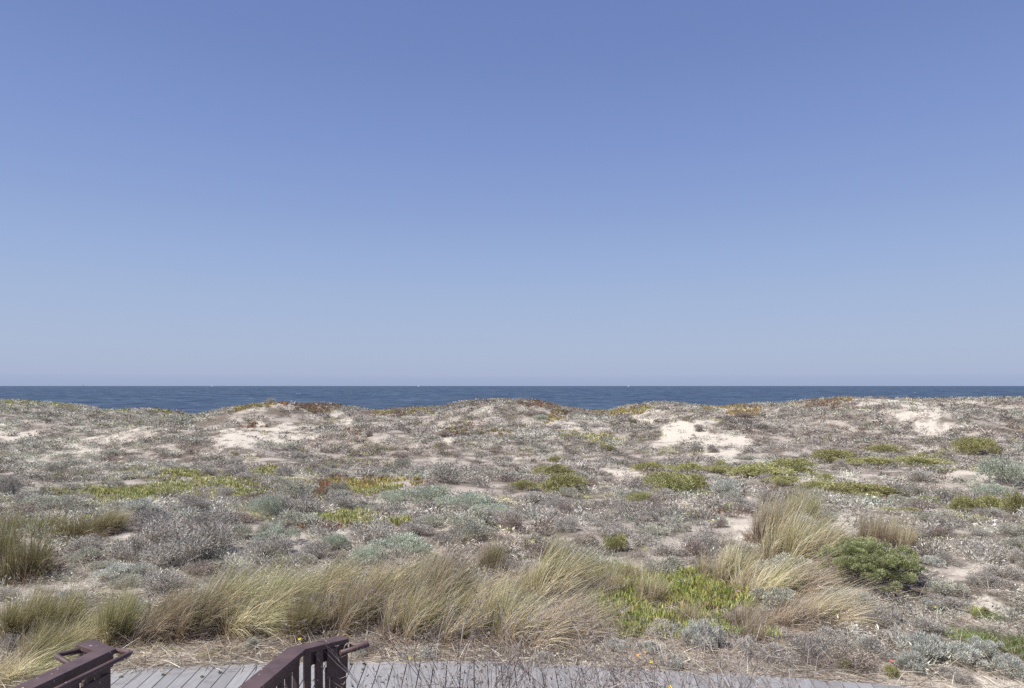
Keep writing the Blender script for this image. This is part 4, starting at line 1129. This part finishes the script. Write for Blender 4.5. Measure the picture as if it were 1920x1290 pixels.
# ------------------------------------------------------------------ ground cover, nobody could count it
def scatter(name, bands, cover, templates, mat, label, cat):
    parts = []
    for (y0, y1, per_m2, lod) in bands:
        half = .85
        area = half*(y1*y1-y0*y0)
        n = int(area*per_m2)
        rng = np.random.default_rng(int(y0*10)+len(name))
        y = np.sqrt(rng.uniform(y0*y0, y1*y1, n)); x = rng.uniform(-half, half, n)*y
        z = H(x, y); px, py = to_px(x, y, z)
        keep, info = cover(x, y, px, py, rng)
        ok = keep & ~on_walk(x, y) & (y < crest_y(x)+9.0)
        inside = np.zeros(n, bool)
        for ex, ey, ea, eb in ELL:
            if y0-2 < ey < y1+2: inside |= ((x-ex)/ea)**2+((y-ey)/eb)**2 < 1
        ok &= ~(inside & (rng.uniform(0,1,n) < .88))
        x, y, z = x[ok], y[ok], z[ok]; info = {k_: v[ok] for k_, v in info.items()}
        n = len(x)
        T = templates(lod)
        tid = rng.integers(0, len(T), n) if 'tid' not in info else info['tid']
        for q in range(len(T)):
            sel = np.nonzero(tid == q)[0]
            if not len(sel): continue
            Vt, Ft, wt = T[q]          # wt per vertex random used for colour choice
            m_ = len(sel); a = rng.uniform(0, 6.283, m_); ca, sa = np.cos(a)[:,None], np.sin(a)[:,None]
            r = info['r'][sel][:,None]; h = info['h'][sel][:,None]
            X = (Vt[None,:,0]*ca-Vt[None,:,1]*sa)*r + x[sel][:,None]
            Y = (Vt[None,:,0]*sa+Vt[None,:,1]*ca)*r + y[sel][:,None]
            Z = Vt[None,:,2]*h + z[sel][:,None]
            V = np.stack([X,Y,Z], -1).reshape(-1,3)
            Fq = (Ft[None]+(np.arange(m_)*len(Vt))[:,None,None]).reshape(-1,4)
            nl = len(Vt)//4
            cols = info['pal'][sel][:,None]                       # palette index per tuft
            pk = rng.integers(0, 12, (m_, nl))
            pk = np.where(rng.uniform(0,1,(m_,nl)) < .45, rng.integers(0,12,(m_,1)), pk)
            Cc = PAL12[cols, pk]*rng.uniform(.85,1.15,(m_,nl,1))*info['tint'][sel][:,None,None]
            C = np.repeat(Cc.reshape(-1,3), 4, 0)
            parts.append((V, Fq, C))
    V, Fq, C = join(parts)
    o = link(name, np_mesh(name, V, Fq, C, False, mat)); tag(o, label, cat, kind='stuff')
    print(name, len(Fq)); return o
def pal12(pal):
    pal = np.array(pal, float); w = pal[:,3]/pal[:,3].sum(); k = np.random.default_rng(1).choice(len(pal), 12, p=w); k[:len(pal)] = np.arange(len(pal)); return pal[k,:3]
P_RED = [(.26,.10,.08,3),(.20,.12,.10,2),(.30,.22,.18,2)]
PALS = [P_LAV, P_SAGE, P_BRN, P_GRN, P_MINT, P_RED, [(.40,.38,.33,3),(.30,.28,.23,2),(.47,.46,.41,2)]] + [ICEPAL[k] for k in ('yg','yo','gr','or','br','red')]
PAL12 = np.array([pal12(p) for p in PALS]); ICEI = {'yg':7,'yo':8,'gr':9,'or':10,'br':11,'red':12}
def T_shrub(lod):
    nleaf, L, W = {0:(170,.22,.040),1:(110,.27,.060),2:(56,.34,.095),3:(30,.42,.15)}[lod]
    out = []
    for q in range(6):
        rng = np.random.default_rng(300+q+lod*10)
        d = hemi(rng, nleaf, .0)
        P = d*rng.uniform(.15,.95,(nleaf,1)); Dv = norm(d+rng.normal(size=(nleaf,3))*.7+[0,0,.35])
        st = rng.uniform(0,1,nleaf) < .22            # thin bare stems among the leaves
        V, Fq = leaves(np.where(st[:,None], P*.3, P), Dv, L*rng.uniform(.6,1.4,nleaf)*np.where(st, 2.6, 1), W*rng.uniform(.7,1.3,nleaf)*np.where(st, .42, 1), rng)
        out.append((V, Fq, None))
    return out
def cover_shrub(x, y, px, py, rng):
    n = len(x)
    sv = sandmask(x, y, px, py); iv, _ = patch(px, py, ICE)
    n1 = fbm(x/2.2, y/2.2, 121, 4)
    gaps = sstep((n1-.37)/.10)                # bare pockets between the plants
    p = np.where(y > 34, .38+.62*gaps, .14+.86*gaps)*(1-np.clip(sv*1.3, 0, .93))*(1-np.clip(iv*1.1,0,.93))
    p = np.where((y < 9.0) & (px < 1250), p*.6, p)
    keep = rng.uniform(0,1,n) < p
    zone = fbm(x/6+3, y/6, 131, 3); z2 = fbm(x/3, y/3+9, 141, 3)
    pal = np.zeros(n, int)
    u = rng.uniform(0,1,n)
    pal = np.where((zone > .53) & (u < .6), 1, pal)
    pal = np.where((zone <= .50) & (u < .14), 6, pal)
    pal = np.where((z2 > .53) & (u < .6), 2, pal)
    z3 = fbm(x/2.6+31, y/2.2, 145, 3)
    pal = np.where((z3 > .63) & (u < .22), 3, pal); pal = np.where((z3 < .34) & (u < .35), 4, pal)
    pal = np.where((px < 420) & (u > .55), 1, pal)
    pal = np.where((px > 1380) & (py > 925) & (py < 1010) & (u > .955), 5, pal)
    pal = np.where((u > .93) & (u < .945), 3, pal)
    r = np.exp(rng.normal(-1.78, .50, n))*(1+.012*y); r = np.clip(r, .05, .42)
    h = np.minimum(r*rng.uniform(.6,1.1,n)*(.40+.85*sstep((fbm(x/1.1, y/1.1, 155, 3)-.3)/.4)), .26)
    h = h*np.where(y < 9.6, .8, 1)
    h = np.where(y > 52, np.minimum(h, .26), h)
    tint = rng.uniform(.45,1.35,n)*(.45+1.1*fbm(x/1.3+7, y/1.1, 151, 4))*np.where(y > 20, .93, 1.02)
    return keep, {'r':r, 'h':h, 'pal':pal, 'tint':tint}
scatter('dune_scrub', [(7.4,13,24,0),(13,22,18,1),(22,38,12,2),(38,72,8.5,3)], cover_shrub, T_shrub, M_LEAF,
        'low mat of tiny grey, lavender and sage coloured dune plants covering the sand', 'ground cover')
def T_ice(lod):
    nleaf, L, W = {0:(30,.75,.15),1:(22,.75,.20),2:(16,.8,.26),3:(12,.8,.38)}[lod]
    out = []
    for q in range(4):
        rng = np.random.default_rng(400+q+lod*10)
        d = hemi(rng, nleaf, .25); P = np.stack([rng.uniform(-.7,.7,nleaf), rng.uniform(-.7,.7,nleaf), rng.uniform(0,.25,nleaf)], -1)
        V, Fq = leaves(P, norm(d+[0,0,.5]), L*rng.uniform(.5,1,nleaf), W*rng.uniform(.8,1.3,nleaf), rng, .4)
        out.append((V, Fq, None))
    return out
IPAL = np.array([ICEI[p[5]] for p in ICE]+[7])
def cover_ice(x, y, px, py, rng):
    n = len(x); iv, idx = patch(px, py, ICE)
    keep = rng.uniform(0,1,n) < iv*1.0*(.2+.8*sstep((fbm(x/.9, y/.9, 161, 3)-np.where(y < 13, .22, .36))/.14))
    pal = IPAL[idx]; u = rng.uniform(0,1,n); pal = np.where((u < .06), 8, pal)
    r = rng.uniform(.05,.11,n)*(1+.03*y); h = rng.uniform(.09,.20,n)*(1+.008*y)
    return keep, {'r':r, 'h':h, 'pal':pal, 'tint':rng.uniform(.8,1.2,n)}
scatter('ice_plant', [(7.8,13,230,0),(13,22,90,1),(22,38,46,2),(38,66,20,3)], cover_ice, T_ice, M_ICE,
        'creeping ice plant in yellow green, orange and red patches on the dunes', 'ground cover')
# straw and fallen stalks beside the boardwalk and under the grass
def straw():
    rng = np.random.default_rng(77); n = 70000
    y = rng.uniform(6.3, 11.5, n); x = rng.uniform(-.84,.84,n)*y
    px, py = to_px(x, y, H(x, y))
    near = np.exp(-((y-np.interp(x, edge[:,0], edge[:,1])-.5)/.9)**2)
    p = np.clip(near+.5*(fbm(x, y, 181, 3) > .45), 0, 1)
    p = p*(1-np.clip(patch(px, py, SAND)[0]*.7, 0, .9))*np.where(px > 1350, .45, 1)
    yb = np.interp(x, edge[:,0], edge[:,1])
    spill = on_walk(x, y) & (y > yb-.16*rng.uniform(0,1,n)**2*(.3+1.6*fbm(x/.5, x*0, 188, 2))) & (y < yb+.12)
    ok = (rng.uniform(0,1,n) < p) & (~on_walk(x, y) | spill)
    x, y, yb = x[ok], y[ok], yb[ok]; n = len(x); z = np.where(y < yb+.02, .006, H(x, y))+rng.uniform(.002,.04,n)
    d = norm(np.stack([rng.normal(0,1,n), rng.normal(0,.7,n), rng.normal(.08,.22,n)], -1))
    c = pick(rng, n, [(.52,.44,.35,4),(.36,.295,.235,3),(.66,.60,.51,2.5),(.22,.17,.135,2.5),(.46,.31,.19,.5)])
    V, Fq, C = ribbons(np.stack([x,y,z],-1), d, rng.uniform(.10,.38,n), rng.uniform(.004,.009,n), rng.uniform(0,.12,n), rng.uniform(-.1,.1,n), 2, rng, c, c)
    o = link('fallen_straw', np_mesh('fallen_straw', V, Fq, C, False, M_GRASS)); tag(o, 'fallen straw and dead stalks littering the ground beside the boardwalk', 'straw', kind='stuff')
straw()
